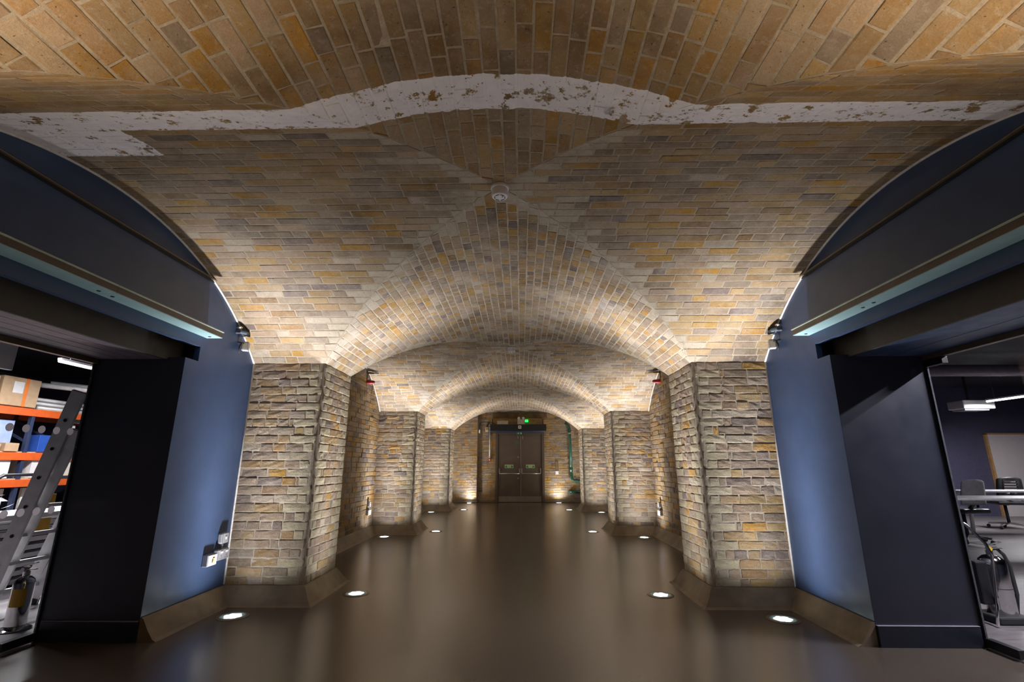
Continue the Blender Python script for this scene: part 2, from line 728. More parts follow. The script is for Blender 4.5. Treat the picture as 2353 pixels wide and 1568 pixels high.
def lay(cs, span, kindf, rng):
    """courses cs clipped by span(v) -> (lo, hi)"""
    out = []
    j = JOINT / 2
    for ci, (va, vb) in enumerate(cs):
        va2, vb2 = va + j, vb - j
        la, ha = span(va2)
        lb, hb = span(vb2)
        lo, hi = min(la, lb), max(ha, hb)
        if hi - lo < 0.04:
            continue
        for a, b in fill(lo, hi, kindf(ci), rng, rng.uniform(0.0, 0.2)):
            a, b = a + j, b - j
            uaa, uba = max(a, la + j), min(b, ha - j)
            uab, ubb = max(a, lb + j), min(b, hb - j)
            if uba - uaa < 0.012 and ubb - uab < 0.012:
                continue
            if uba - uaa < 0.006:
                mid = min(max((uaa + uba) / 2, la), ha)
                uaa, uba = mid - 0.003, mid + 0.003
            if ubb - uab < 0.006:
                mid = min(max((uab + ubb) / 2, lb), hb)
                uab, ubb = mid - 0.003, mid + 0.003
            out.append((uaa, uba, uab, ubb, va2, vb2))
    return out


VM = {}


def long_web(k, label, ylo=None, yhi=None, limit=300, detailed=True):
    """the web of the lengthwise barrel over pier line k (courses run along the hall)"""
    yp = YP(k)
    painted = k == 0
    rng = random.Random(100 + k)

    def mapf(u, v):
        a = v / RX
        return Vector((RX * math.sin(a), u, ZC - RX + RX * math.cos(a))), Vector((-math.sin(a), 0, -math.cos(a)))

    vmax = RX * math.asin(bX / RX)

    def span(v):
        g = yg(RX * math.sin(v / RX))
        lo, hi = yp - B / 2 + g, yp + B / 2 - g
        if ylo is not None:
            lo = max(lo, ylo)
        if yhi is not None:
            hi = min(hi, yhi)
        return (lo, max(lo, hi))

    root = grid_mesh(mapf, lambda v: lin(*span(v), 24), lin(-vmax, vmax, 48)).build('ceiling', 'mortar_vault_painted' if painted else 'mortar_vault',
                                                                                 smooth=True)
    tag(root, label, kind='structure')
    if not detailed:
        return root
    s2 = span
    if painted:
        def s2(v):
            lo, hi = span(v)
            return (min(max(lo, 0.7), hi), hi)
    qs = lay(courses(-vmax, vmax), s2, (lambda i: 's' if rng.random() < 0.45 else 'm') if k == 0 else (lambda i: 'h' if rng.random() < 0.7 else 'm'), rng)

    def tint(uc, vc, p, r, q):
        lo, hi = span(vc)
        d = min(uc - lo, hi - uc) if k else 9
        if d < r.uniform(0.04, 0.20):
            kk = r.uniform(0.92, 1.06)
            return tuple(c * kk for c in (0.51, 0.445, 0.355))
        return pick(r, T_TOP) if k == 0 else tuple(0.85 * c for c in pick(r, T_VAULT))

    wall_bricks(root, mapf, qs, 'brick_vault_painted' if painted else 'brick_vault', rng, 0.0030, 0.0013, 0.0032, tint, limit=limit)
    return root


def trans_web(k, s, label, yhi=None, limit=300, detailed=True):
    """the web of the crosswise barrel of bay k on side s (courses run across the hall)"""
    yc = YC(k)
    painted = k == 0
    rng = random.Random(200 + 10 * k + s)

    def mapf(u, v):
        a = v / RY
        return Vector((s * u, yc + RY * math.sin(a), ZC - RY + RY * math.cos(a))), Vector((0, -math.sin(a), -math.cos(a)))

    vmax = RY * math.asin(bY / RY)
    vhi = vmax if yhi is None else RY * math.asin((yhi - yc) / RY)

    def span(v):
        return (xg(RY * math.sin(v / RY)), W + 0.0)

    root = grid_mesh(mapf, lambda v: lin(*span(v), 12), lin(-vmax, vhi, 48)).build('ceiling', 'mortar_vault_painted' if painted else 'mortar_vault',
                                                                                smooth=True)
    tag(root, label, kind='structure')
    if not detailed:
        return root
    v0 = -vmax
    qs = lay(courses(v0, vhi), span, lambda i: 's' if rng.random() < 0.75 else 'm', rng)

    def tint(uc, vc, p, r, q):
        d = uc - span(vc)[0]
        near = painted and p.y < 2.1
        if d < r.uniform(0.05, 0.24) and not near:
            kk = r.uniform(0.92, 1.06)
            return tuple(c * kk for c in (0.51, 0.445, 0.355))
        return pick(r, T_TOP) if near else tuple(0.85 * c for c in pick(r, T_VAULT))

    wall_bricks(root, mapf, qs, 'brick_vault_painted' if painted else 'brick_vault', rng, 0.0030, 0.0013, 0.0032, tint, limit=limit)
    return root


RC = 0.058                   # bullnose radius of the pier corners


def pier(k, s, label, detailed=True):
    yf, yb = YP(k) - T_, YP(k) + T_
    L1, LA, L2 = W - A_ - RC, PI * RC / 2, 2 * T_ - RC
    ulen = L1 + LA + L2
    rng = random.Random(300 + 10 * k + s)

    def mapf(u, v):
        if u <= L1:
            return Vector((s * (W - u), yf, v)), Vector((0, -1, 0))
        if u < L1 + LA:
            a = (u - L1) / RC
            return Vector((s * (A_ + RC - RC * math.sin(a)), yf + RC - RC * math.cos(a), v)), Vector((-s * math.sin(a), -math.cos(a), 0))
        return Vector((s * A_, yf + RC + (u - L1 - LA), v)), Vector((-s, 0, 0))

    us = lin(0, L1, 4) + lin(L1, L1 + LA, 6)[1:] + lin(L1 + LA, ulen, 4)[1:]
    core = grid_mesh(mapf, lambda v: us, lin(0.0, ZS, 6), 0.0)
    core.add([(s * A_, yb, 0), (s * W, yb, 0), (s * W, yb, ZS), (s * A_, yb, ZS)], [(0, 1, 2, 3)])
    root = core.build('brick_pier', 'mortar_pier')
    tag(root, label, kind='structure')
    if not detailed:
        return root
    qs = []
    j = 0.0042
    cm = L1 + LA / 2
    for ci, (va, vb) in enumerate(courses(0.135, ZS)):
        va2, vb2 = va + j, vb - j
        long_front = ci % 2 == 0
        a = cm - (0.235 if long_front else 0.125) + rng.uniform(-.012, .012)
        b = cm + (0.125 if long_front else 0.235) + rng.uniform(-.012, .012)
        qs.append((a + j, b - j, a + j, b - j, va2, vb2, 'corner'))
        for x0, x1 in fill(0, a, 'm' if rng.random() < 0.6 else 's', rng, rng.uniform(0, .15)):
            qs.append((x0 + j, x1 - j, x0 + j, x1 - j, va2, vb2))
        e = ulen - (0.11 if ci % 2 else 0.22)
        for x0, x1 in fill(b, e, 'm', rng, rng.uniform(0, .1)):
            qs.append((x0 + j, x1 - j, x0 + j, x1 - j, va2, vb2))
        qs.append((e + j, ulen, e + j, ulen, va2, vb2, 'end'))

    def tint(uc, vc, p, r, q):
        if len(q) > 6:
            kk = r.uniform(0.8, 1.1)
            return tuple(c * kk for c in (CREAM if r.random() < 0.85 else MAUVE))
        if k == 1 and s < 0 and vc < 0.36 and vc > 0.22 and uc < 0.2:
            return (0.17, 0.10, 0.05)
        return pick(r, T_PIER)

    wall_bricks(root, mapf, qs, 'brick_pier', rng, 0.0042, 0.0022, 0.0045, tint, rough=True)
    return root


def side_wall(k, s, label, y0, y1, detailed=True):
    def mapf(u, v):
        return Vector((s * W, u, v)), Vector((-s, 0, 0))
    rng = random.Random(400 + 10 * k + s)
    ys = lin(y0, y1, 40)
    m = MB()
    pts, fs = [], []
    for y in ys:
        pts += [(s * W, y, 0), (s * W, y, z_t(y, k) + 0.004)]
    for i in range(len(ys) - 1):
        fs.append((2 * i, 2 * i + 2, 2 * i + 3, 2 * i + 1))
    root = m.add(pts, fs).build('wall_left' if s < 0 else 'wall_right', 'mortar_pier')
    tag(root, label, kind='structure')
    if not detailed:
        return root
    yc = YC(k)

    def span(v):
        if v <= ZS:
            return y0, y1
        d = math.sqrt(max(0, RY * RY - (v - ZC + RY) ** 2)) if v < ZC else 0
        return max(y0, yc - d), min(y1, yc + d)

    qs = lay(courses(0.135, ZC - 0.02), span, lambda i: 's' if i % 2 else 'm', rng)
    wall_bricks(root, mapf, qs, 'brick_pier', rng, 0.006, 0.0025, 0.003, lambda uc, vc, p, r, q: pick(r, T_FAR), rough=False)
    return root


# ------------------------------------------------------------------ SETTING: floor, vaults, piers, walls
fl = MB().add([(-3.15, -7, 0), (3.15, -7, 0), (3.15, YEND + .2, 0), (-3.15, YEND + .2, 0)], [(0, 1, 2, 3)]).build('floor', 'floor_polished')
tag(fl, 'polished dark brown concrete floor of the vaulted hall', kind='structure')

long_web(0, 'ochre brick vault overhead crossed by a flaking white painted band')
long_web(1, 'fan of brick vaulting between the two nearest brick piers')
long_web(2, 'brick vaulting between the second pair of piers')
long_web(3, 'brick vaulting between the pair of piers nearest the double door')
long_web(4, 'short strip of brick vaulting above the double door', yhi=YEND, limit=60)
long_web(-1, 'brick vaulting behind the viewpoint', detailed=False)
trans_web(0, -1, 'brick vault web above the left blue wall with a white painted block')
trans_web(0, 1, 'brick vault web above the right blue wall')
trans_web(1, -1, 'brick vault web above the left wall of the second bay')
trans_web(1, 1, 'brick vault web above the right wall of the second bay')
trans_web(2, -1, 'brick vault web above the left wall of the third bay')
trans_web(2, 1, 'brick vault web above the right wall of the third bay')
trans_web(3, -1, 'brick vault web left of the double door', yhi=YEND, limit=60)
trans_web(3, 1, 'brick vault web right of the double door', yhi=YEND, limit=60)
trans_web(-1, -1, 'left brick vault web behind the viewpoint', detailed=False)
trans_web(-1, 1, 'right brick vault web behind the viewpoint', detailed=False)

pier(1, -1, 'nearest left brick pier with pale corner bricks beside the blue wall')
pier(1, 1, 'nearest right brick pier with pale corner bricks beside the blue wall')
pier(2, -1, 'second left brick pier with pale corner bricks')
pier(2, 1, 'second right brick pier with pale corner bricks')
pier(3, -1, 'third left brick pier, next to the double door bay')
pier(3, 1, 'third right brick pier, next to the green pipe')
for s in (-1, 1):
    for k in (0, -1):
        pier(k, s, 'brick pier behind the viewpoint on the %s' % ('left' if s < 0 else 'right'), detailed=False)
side_wall(1, -1, 'left brick wall of the second bay with a socket low down', YP(1) + T_, YP(2) - T_)
side_wall(1, 1, 'right brick wall of the second bay with a socket low down', YP(1) + T_, YP(2) - T_)
side_wall(2, -1, 'left brick wall of the third bay', YP(2) + T_, YP(3) - T_, detailed=False)
side_wall(2, 1, 'right brick wall of the third bay', YP(2) + T_, YP(3) - T_, detailed=False)
side_wall(3, -1, 'left brick wall beside the double door bay', YP(3) + T_, YEND, detailed=False)
side_wall(3, 1, 'right brick wall beside the double door bay', YP(3) + T_, YEND, detailed=False)
side_wall(-1, -1, 'left brick wall behind the viewpoint', YP(-1) + T_, YP(0) - T_, detailed=False)
side_wall(-1, 1, 'right brick wall behind the viewpoint', YP(-1) + T_, YP(0) - T_, detailed=False)
bw = MB().add([(-3.2, YP(-1), 0), (3.2, YP(-1), 0), (3.2, YP(-1), 3), (-3.2, YP(-1), 3)], [(0, 1, 2, 3)]).build('wall_back', 'mortar_pier')
tag(bw, 'brick wall closing the hall behind the viewpoint', kind='structure')


# end wall ----------------------------------------------------------------
def z_end(x):
    x = abs(x)
    dy = YEND - YC(3)
    zt = ZC - RY + math.sqrt(RY * RY - dy * dy)
    if x < bX:
        zl = ZC - RX + math.sqrt(RX * RX - x * x)
        return max(zt, zl)
    return zt


DX0, DX1, DZ1 = -0.693, 0.881, 2.204
m = MB()
xs = lin(-W, DX0, 10) + lin(DX0, DX1, 12)[1:] + lin(DX1, W, 10)[1:]
pts, fs = [], []
for x in xs:
    z0 = DZ1 if DX0 - 1e-6 <= x <= DX1 + 1e-6 else 0.0
    pts += [(x, YEND, 0), (x, YEND, DZ1), (x, YEND, z_end(x) + 0.004)]
for i in range(len(xs) - 1):
    a = 3 * i
    if not (xs[i] >= DX0 - 1e-6 and xs[i + 1] <= DX1 + 1e-6):
        fs.append((a, a + 3, a + 4, a + 1))
    fs.append((a + 1, a + 4, a + 5, a + 2))
endw = m.add(pts, fs).build('wall_end', 'mortar_pier')
tag(endw, 'far brick wall around the brown double door', kind='structure')
rng = random.Random(77)
PIL_X, PIL_Y = -1.276, YEND - 0.16


def end_span_l(v):
    return (PIL_X, DX0 - 0.005)


def m_end(u, v):
    return Vector((u, YEND, v)), Vector((0, -1, 0))


def m_pil(u, v):
    return Vector((u, PIL_Y, v)), Vector((0, -1, 0))


ezt = z_end(2.4)
qs = lay(courses(0.08, ezt), lambda v: (PIL_X, DX0 if v < DZ1 else 0.1), lambda i: 's' if i % 2 else 'm', rng)
qs += lay(courses(0.08, ezt), lambda v: (DX1 if v < DZ1 else 0.1, W), lambda i: 's' if i % 2 else 'm', rng)


def t_end(uc, vc, p, r, q):
    if DX0 - 0.24 < uc < DX1 + 0.22 and r.random() < 0.9:
        return pick(r, [(3, (0.52, 0.31, 0.08)), (0.8, TAN), (1.4, BUFF)])
    return pick(r, T_FAR)


wall_bricks(endw, m_end, qs, 'brick_pier', rng, 0.008, 0.003, 0.003, t_end, min_px=30)
pil = MB().box((-W, PIL_Y, 0), (PIL_X, YEND, ezt - 0.02)).build('wall_end', 'mortar_pier')
tag(pil, 'brick pilaster standing forward left of the double door', kind='structure')
wall_bricks(pil, m_pil, lay(courses(0.08, ezt - 0.02), lambda v: (-W, PIL_X), lambda i: 's' if i % 2 else 'm', rng), 'brick_pier', rng, 0.008, 0.003, 0.003,
            lambda uc, vc, p, r, q: pick(r, T_FAR), min_px=30)
rp = MB().box((-0.80, YEND - 0.035, 2.655), (0.99, YEND, ezt - 0.012)).build('lintel', 'brown_render', bevel=0.006)
tag(rp, 'dark brown rendered lintel above the double door', kind='structure')


# skirting kerbs ------------------------------------------------------------
def kerb(path, name, label, caps=(True, True)):
    """sloped concrete kerb along an axis-aligned path; the hall is on the left hand of the walking direction"""
    P = [Vector((p[0], p[1], 0)) for p in path]
    n = len(P)
    dirs = [(P[i + 1] - P[i]).normalized() for i in range(n - 1)]
    nor = [Vector((-d.y, d.x, 0)) for d in dirs]
    prof = [(0.0, 0.0), (0.0, 0.145), (0.012, 0.146), (0.022, 0.138), (0.062, 0.072), (0.105, 0.014), (0.132, 0.0)]
    pts, fs = [], []
    for i, p in enumerate(P):
        if i == 0:
            off = nor[0]
        elif i == n - 1:
            off = nor[-1]
        else:
            off = nor[i - 1] + nor[i] if abs(nor[i - 1].dot(nor[i])) < 0.5 else nor[i]
        for w, z in prof:
            pts.append(p + off * w + Vector((0, 0, z)))
    k = len(prof)
    for i in range(n - 1):
        for j in range(k - 1):
            a = i * k + j
            fs.append((a, a + k, a + k + 1, a + 1))
    fs.append(tuple(range(k)))
    fs.append(tuple((n - 1) * k + j for j in range(k - 1, -1, -1)))
    o = MB().add(pts, fs).build(name, 'kerb_concrete')
    tag(o, label, kind='structure')
    return o


JY = 3.58                    # far jamb of the side doorways
JY0 = 2 * YC(0) - JY
for s, nm in ((-1, 'left'), (1, 'right')):
    path = [(s * W, JY)]
    for k in (1, 2, 3):
        path += [(s * W, YP(k) - T_), (s * A_, YP(k) - T_), (s * A_, YP(k) + T_), (s * W, YP(k) + T_)]
    path += [(s * W, PIL_Y if s < 0 else YEND)]
    path2 = [(s * W, YP(-1)), (s * W, YP(0) - T_), (s * A_, YP(0) - T_), (s * A_, YP(0) + T_), (s * W, YP(0) + T_), (s * W, JY0)]
    if s > 0:
        kerb(path, 'baseboard_right', 'sloped brown concrete kerb along the right wall and piers')
        kerb(path2, 'baseboard_right', 'sloped brown concrete kerb on the right before the glass door')
    else:
        kerb(path[::-1], 'baseboard_left', 'sloped brown concrete kerb along the left wall and piers')
        kerb(path2[::-1], 'baseboard_left', 'sloped brown concrete kerb on the left before the glass door')
kb = MB().box((PIL_X, YEND - 0.05, 0), (DX0 - 0.01, YEND, 0.07)).box((-W, PIL_Y - 0.05, 0), (PIL_X + 0.02, PIL_Y + 0.01, 0.07)) \
    .box((DX1 + 0.01, YEND - 0.05, 0), (W, YEND, 0.07)).build('baseboard_end', 'kerb_concrete', bevel=0.008)
tag(kb, 'low brown concrete kerb below the far brick wall', kind='structure')


# blue side walls of the first bay ------------------------------------------
NZ0, NZ1 = 1.955, 2.075      # the slot above each doorway
NY = 0.15                    # how far the slot runs past the jamb
XG = 3.15                    # plane of the glass doors
for s, nm in ((-1, 'left'), (1, 'right')):
    ya, yb = YP(0) + T_, YP(1) - T_
    cuts = sorted(set([round(v, 4) for v in lin(ya, yb, 36)] + [JY0 - NY, JY0, JY, JY + NY]))
    m = MB()
    th = 0.045
    for i in range(len(cuts) - 1):
        y0, y1 = cuts[i], cuts[i + 1]
        mid = (y0 + y1) / 2
        za, zb = z_t(y0, 0) + 0.004, z_t(y1, 0) + 0.004
        if JY0 < mid < JY:
            spans = [(NZ1, NZ1, za, zb)]
        elif JY0 - NY < mid < JY + NY:
            spans = [(0, 0, NZ0, NZ0), (NZ1, NZ1, za, zb)]
        else:
            spans = [(0, 0, za, zb)]
        for a0, b0, a1, b1 in spans:
            x0, x1 = s * W, s * (W + th)
            m.add([(x0, y0, a0), (x0, y1, b0), (x0, y1, b1), (x0, y0, a1), (x1, y0, a0), (x1, y1, b0), (x1, y1, b1), (x1, y0, a1)],
                  [(0, 1, 2, 3), (7, 6, 5, 4), (0, 4, 5, 1), (2, 6, 7, 3)])
    # the cut edges of the slot and doorway
    for (yy, z0, z1) in ((JY + NY, NZ0, NZ1), (JY0 - NY, NZ0, NZ1)):
        m.add([(s * W, yy, z0), (s * (W + th), yy, z0), (s * (W + th), yy, z1), (s * W, yy, z1)], [(0, 1, 2, 3)])
    bwall = m.build('wall_left' if s < 0 else 'wall_right', 'blue_paint')
    tag(bwall, 'deep blue painted %s wall under the arch with a glass doorway' % nm, kind='structure')
    # reveal of the doorway
    x0, x1 = sorted((s * (W + th), s * (XG + 0.06)))
    rv = empty('door_1' if s < 0 else 'door_2', (s * (XG - 0.3), (JY + JY0) / 2, 0), 'dark navy lined %s doorway reveal behind the blue wall' % nm, kind='structure')
    for yy, y2 in ((JY, JY + NY), (JY0 - NY, JY0)):
        xj, xk = sorted((s * (W + 0.002), s * (XG + 0.014)))
        MB().box((xj, yy, 0), (xk, y2, NZ0)).build('jamb_panel', 'navy_reveal', rv)
    for yy, y2 in ((JY + NY, JY + NY + .05), (JY0 - NY - .05, JY0 - NY)):
        MB().box((x0, yy, NZ0 - .05), (x1, y2, 2.6)).build('slot_end', 'black', rv)
    xa, xb = sorted((s * (W + 0.135), s * (W + 0.155)))
    MB().box((xa, JY0 - NY, 1.935), (xb, JY + NY, 2.5)).build('downstand_board', 'charcoal_board', rv, bevel=0.003)
    xc, xd = sorted((s * (W + th), s * (W + 0.135)))
    MB().box((xc, JY0 - NY, 2.45), (xd, JY + NY, 2.5)).build('slot_top', 'black', rv)
    nsl = 5 if s < 0 else 2
    wtot = XG + 0.03 - (W + 0.155)
    for i in range(nsl):
        a = W + 0.155 + wtot * i / nsl + 0.003
        b = W + 0.155 + wtot * (i + 1) / nsl - 0.003
        xa, xb = sorted((s * a, s * b))
        MB().box((xa, JY0, 1.942), (xb, JY, 1.962)).build('soffit_plank', 'slat_grey' if s < 0 else 'blue_paint', rv, bevel=0.002)
    xa, xb = sorted((s * (W + 0.155), s * (XG + .06)))
    MB().box((xa, JY0, 1.966), (xb, JY, 2.02)).build('soffit_backing', 'black', rv)
    # skirting of the reveal
    xa, xb = sorted((s * (W + 0.005), s * (XG - 0.03)))
    MB().box((xa, JY - 0.018, 0), (xb, JY, 0.124)).build('skirting', 'navy_trim', rv, bevel=0.002)
    MB().box((xa, JY - 0.019, 0.1245), (xb, JY, 0.1285)).build('highlight_strip', 'skirting_highlight', rv, bevel=0.001)  # pale strip paints the room light's highlight along the skirting top
    # cover strip below the arch
    tz = 2.655
    dy = math.sqrt(RY * RY - (tz - ZC + RY) ** 2)
    xa, xb = sorted((s * (W - 0.030), s * (W - 0.0005)))
    xr, xq = sorted((s * (W - 0.010), s * (W - 0.0005)))
    tr = MB().box((xa, YC(0) - dy - 0.01, tz - 0.004), (xb, YC(0) + dy + 0.01, tz + 0.004)).build('trim_1' if s < 0 else 'trim_2', 'bronze_trim', bevel=0.002)
    tag(tr, 'thin bronze edged cover strip across the top of the %s blue wall' % nm, kind='structure')
    MB().box((xr, YC(0) - dy + 0.0, tz + 0.005), (xq, YC(0) + dy - 0.02, tz + 0.018)).build('shadow_gap_strip', 'black', tr)  # black strips stand in for the dark shadow gaps above and below the trim
    MB().box((xr, YC(0) - dy + 0.0, tz - 0.018), (xq, YC(0) + dy, tz - 0.005)).build('shadow_gap_strip', 'black', tr)
    # white plaster bead along arch and pier
    pl = []
    for y in lin(YC(0) - bY, YC(0) + bY, 60):
        pl.append((s * (W - 0.006), y, z_t(y, 0) - 0.006))
    bead = MB().tube(pl, 0.009, 6)
    bead.tube([(s * (W - 0.006), yb - 0.006, 0.15), (s * (W - 0.006), yb - 0.006, ZS)], 0.008, 6)
    tag(bead.build('trim_3' if s < 0 else 'trim_4', 'white_plaster', smooth=True), 'white plaster bead around the edge of the %s blue wall' % nm, kind='structure')
    if True:
        pl = [(s * (W - 0.008), y, z_t(y, 1) - 0.006) for y in lin(YC(1) - bY, YC(1) + bY, 50)]
        tag(MB().tube(pl, 0.008, 6).build('trim_5' if s < 0 else 'trim_6', 'white_plaster', smooth=True),
            'white mortar line where the second bay vault meets the %s brick wall' % nm, kind='structure')


# door shades rail: the steel rail on each blue wall
def rail(s, nm, seam):
    y0, y1 = 1.72, 3.79
    r = empty('ceiling_rail', (s * (W - 0.065), (y0 + y1) / 2, 2.16), 'pale teal steel rail fixed along the %s blue wall above the glass doorway' % nm, 'rail', 'rails on the blue walls')
    segs = [(y0, seam), (seam, y1)]
    for a, b in segs:
        xa, xb = sorted((s * (W - 0.130), s * (W - 0.001)))
        MB().box((xa, a + 0.001, 2.160), (xb, b - 0.001, 2.166)).build('flange', 'rail_teal', r, bevel=0.001)
        xa, xb = sorted((s * (W - 0.130), s * (W - 0.124)))
        MB().box((xa, a + 0.001, 2.166), (xb, b - 0.001, 2.205)).build('face_plate', 'rail_face_shade', r)
        xa, xb = sorted((s * (W - 0.140), s * (W - 0.110)))
        MB().box((xa, a + 0.001, 2.205), (xb, b - 0.001, 2.213)).build('lip', 'rail_lip', r, bevel=0.001)
    for y in (seam - 0.05, seam + 0.05, y1 - 0.06):
        MB().lathe([(0.0, -0.004), (0.010, -0.003), (0.012, 0.0)], (s * (W - 0.06), y, 2.160), 10).build('screw', 'black', r)
    return r


rail(-1, 'left', 2.72)
rail(1, 'right', 3.02)


# ------------------------------------------------------------------ floor uplights
def make_uplight(label, group=None):
    t = empty('floor_uplight', (0, 0, 0), label, 'light', group)
    MB().lathe([(0.118, 0.0), (0.118, 0.002), (0.112, 0.004), (0.098, 0.004), (0.096, 0.002)], (0, 0, 0), 36).build('outer_ring', 'bronze_trim', t, smooth='auto')
    MB().lathe([(0.094, 0.001), (0.094, 0.005), (0.086, 0.006), (0.078, 0.003)], (0, 0, 0), 36).build('inner_ring', 'rail_teal', t, smooth='auto')
    MB().lathe([(0.0, 0.0015), (0.078, 0.0015)], (0, 0, 0), 36).build('lens', 'steel', t)
    m = MB()
    for k in range(6):
        a = k * PI / 3
        m.lathe([(0.026, 0.002), (0.024, 0.0045), (0.014, 0.006), (0.0, 0.0065)], (0.042 * math.cos(a), 0.042 * math.sin(a), 0), 12)
    m.lathe([(0.026, 0.002), (0.024, 0.0045), (0.014, 0.006), (0.0, 0.0065)], (0, 0, 0), 12)
    m.build('led_cluster', 'led_white', t, smooth=True)
    return t


def beam_data(col, power, beam=BEAM):
    """a narrow beam uplight: a strong core and a weak wide skirt, as in a photometric (IES) file"""
    l = bpy.data.lights.new('uplight_beam', 'SPOT')
    l.energy = power
    l.color = col
    l.spot_size = math.radians(146)
    l.spot_blend = 0.3
    l.shadow_soft_size = 0.035
    l.use_nodes = True
    t = l.node_tree
    em = t.nodes['Emission']
    tc = t.nodes.new('ShaderNodeTexCoord')
    sp = t.nodes.new('ShaderNodeSeparateXYZ')
    t.links.new(tc.outputs['Normal'], sp.inputs[0])

    def mm(op, x, y=None):
        n = t.nodes.new('ShaderNodeMath')
        n.operation = op
        for i, v in enumerate((x, y)):
            if v is None:
                continue
            if isinstance(v, (int, float)):
                n.inputs[i].default_value = v
            else:
                t.links.new(v, n.inputs[i])
        return n.outputs[0]
    ang = mm('ARCCOSINE', mm('MINIMUM', mm('ABSOLUTE', sp.outputs[2]), 1.0))
    tot = None
    for amp, sig in beam:
        g = mm('MULTIPLY', mm('EXPONENT', mm('MULTIPLY', mm('POWER', mm('DIVIDE', ang, math.radians(sig)), 2.0), -1.0)), amp)
        tot = g if tot is None else mm('ADD', tot, g)
    t.links.new(tot, em.inputs['Strength'])
    return l


bd_front, bd_back = beam_data(UP_COLOR, UP_POWER), beam_data(BACK_COLOR, BACK_POWER, ((1.0, 16.0), (0.05, 34.0)))
bd_end = beam_data(UP_COLOR, UP_POWER * 0.17, ((0.5, 15.0), (0.55, 48.0)))
bd_end_fill = beam_data(UP_COLOR, UP_POWER * 0.55, ((1.0, 15.0), (0.4, 50.0)))
proto = None
ordn = {1: 'nearest', 2: 'second', 3: 'third'}
LIGHTS = []
for k in (1, 2, 3):
    for s in (-1, 1):
        sd = 'left' if s < 0 else 'right'
        LIGHTS.append((s * 2.135, 4.15 + (k - 1) * B + (0.02 if k > 1 else 0), 'round floor uplight in front of the %s %s brick pier by the wall' % (ordn[k], sd), bd_front))
        LIGHTS.append((s * 1.395, 4.85 + (k - 1) * B, 'round floor uplight beside the inner face of the %s %s brick pier' % (ordn[k], sd), bd_front))
LIGHTS.append((-1.487, 15.72, 'small glowing floor uplight before the pilaster left of the double door', bd_end))
LIGHTS.append((1.305, 15.84, 'small glowing floor uplight below the white plate right of the double door', bd_end))
for s in (-1, 1):
    sd = 'left' if s < 0 else 'right'
    LIGHTS.append((s * 2.10, 15.0, 'added unseen floor uplight behind the third %s brick pier to brighten the end wall' % sd, bd_end_fill))  # extra pair added out of sight so bounced light lifts the end wall
    LIGHTS.append((s * 1.395, 4.85 - B, 'round floor uplight beside the %s pier at the viewpoint' % sd, bd_back))
    LIGHTS.append((s * 2.135, 4.15 - B, 'round floor uplight by the %s wall behind the viewpoint' % sd, bd_back))
    LIGHTS.append((s * 1.395, 4.85 - 2 * B, 'round floor uplight at the far %s pier behind the viewpoint' % sd, bd_back))
for i, (x, y, lab, bd) in enumerate(LIGHTS):
    if proto is None:
        proto = o = make_uplight(lab)
    else:
        o = copy_tree(proto)
        o['label'] = lab
    o['group'] = 'floor uplights along the piers'
    o.location = (x, y, 0.0005)
    o.rotation_euler = (0, 0, 0.4 * i)
for i, (x, y, lab, bd) in enumerate(LIGHTS):
    lo = bpy.data.objects.new('uplight_beam', bd)
    COL.objects.link(lo)
    lo.location = (x, y, 0.018)
    lo.rotation_euler = (PI, 0, 0)

# ------------------------------------------------------------------ ceiling: smoke detectors
dlab = ['nearest white smoke detector under the crown of the first vault', 'middle white smoke detector under the second vault',
        'farthest small white smoke detector under the third vault']
d0 = empty('smoke_detector', (0, 0, 0), dlab[0], 'smoke detector', 'smoke detectors along the crown')
MB().lathe([(0.0, 0.0), (0.058, 0.0), (0.058, -0.016), (0.053, -0.020)], (0, 0, 0), 32).build('base', 'white_plastic', d0, smooth='auto')
d1 = MB().lathe([(0.052, -0.016), (0.053, -0.058), (0.049, -0.070), (0.042, -0.074), (0.0, -0.076)], (0, 0, 0), 32)
d1 = d1.build('body', 'white_plastic', d0, smooth='auto')
for k in range(6):
    a = k * PI / 3
    MB().box((0.030, -0.013, -0.0765), (0.034, 0.013, -0.0735), Matrix.Rotation(a, 3, 'Z'), (0, 0, 0)).build('sensor_slot', 'black', d1)
MB().lathe([(0.006, -0.075), (0.004, -0.079), (0.0, -0.080)], (0.018, -0.012, 0), 10).build('indicator', 'grey_plastic', d1)
for k, (x, y) in enumerate(((-0.0, 2.74), (-0.005, 7.10), (0.0, 11.45))):
    o = d0 if k == 0 else copy_tree(d0)
    o['label'] = dlab[k]
    o.location = (x, y, ZC - 0.004)


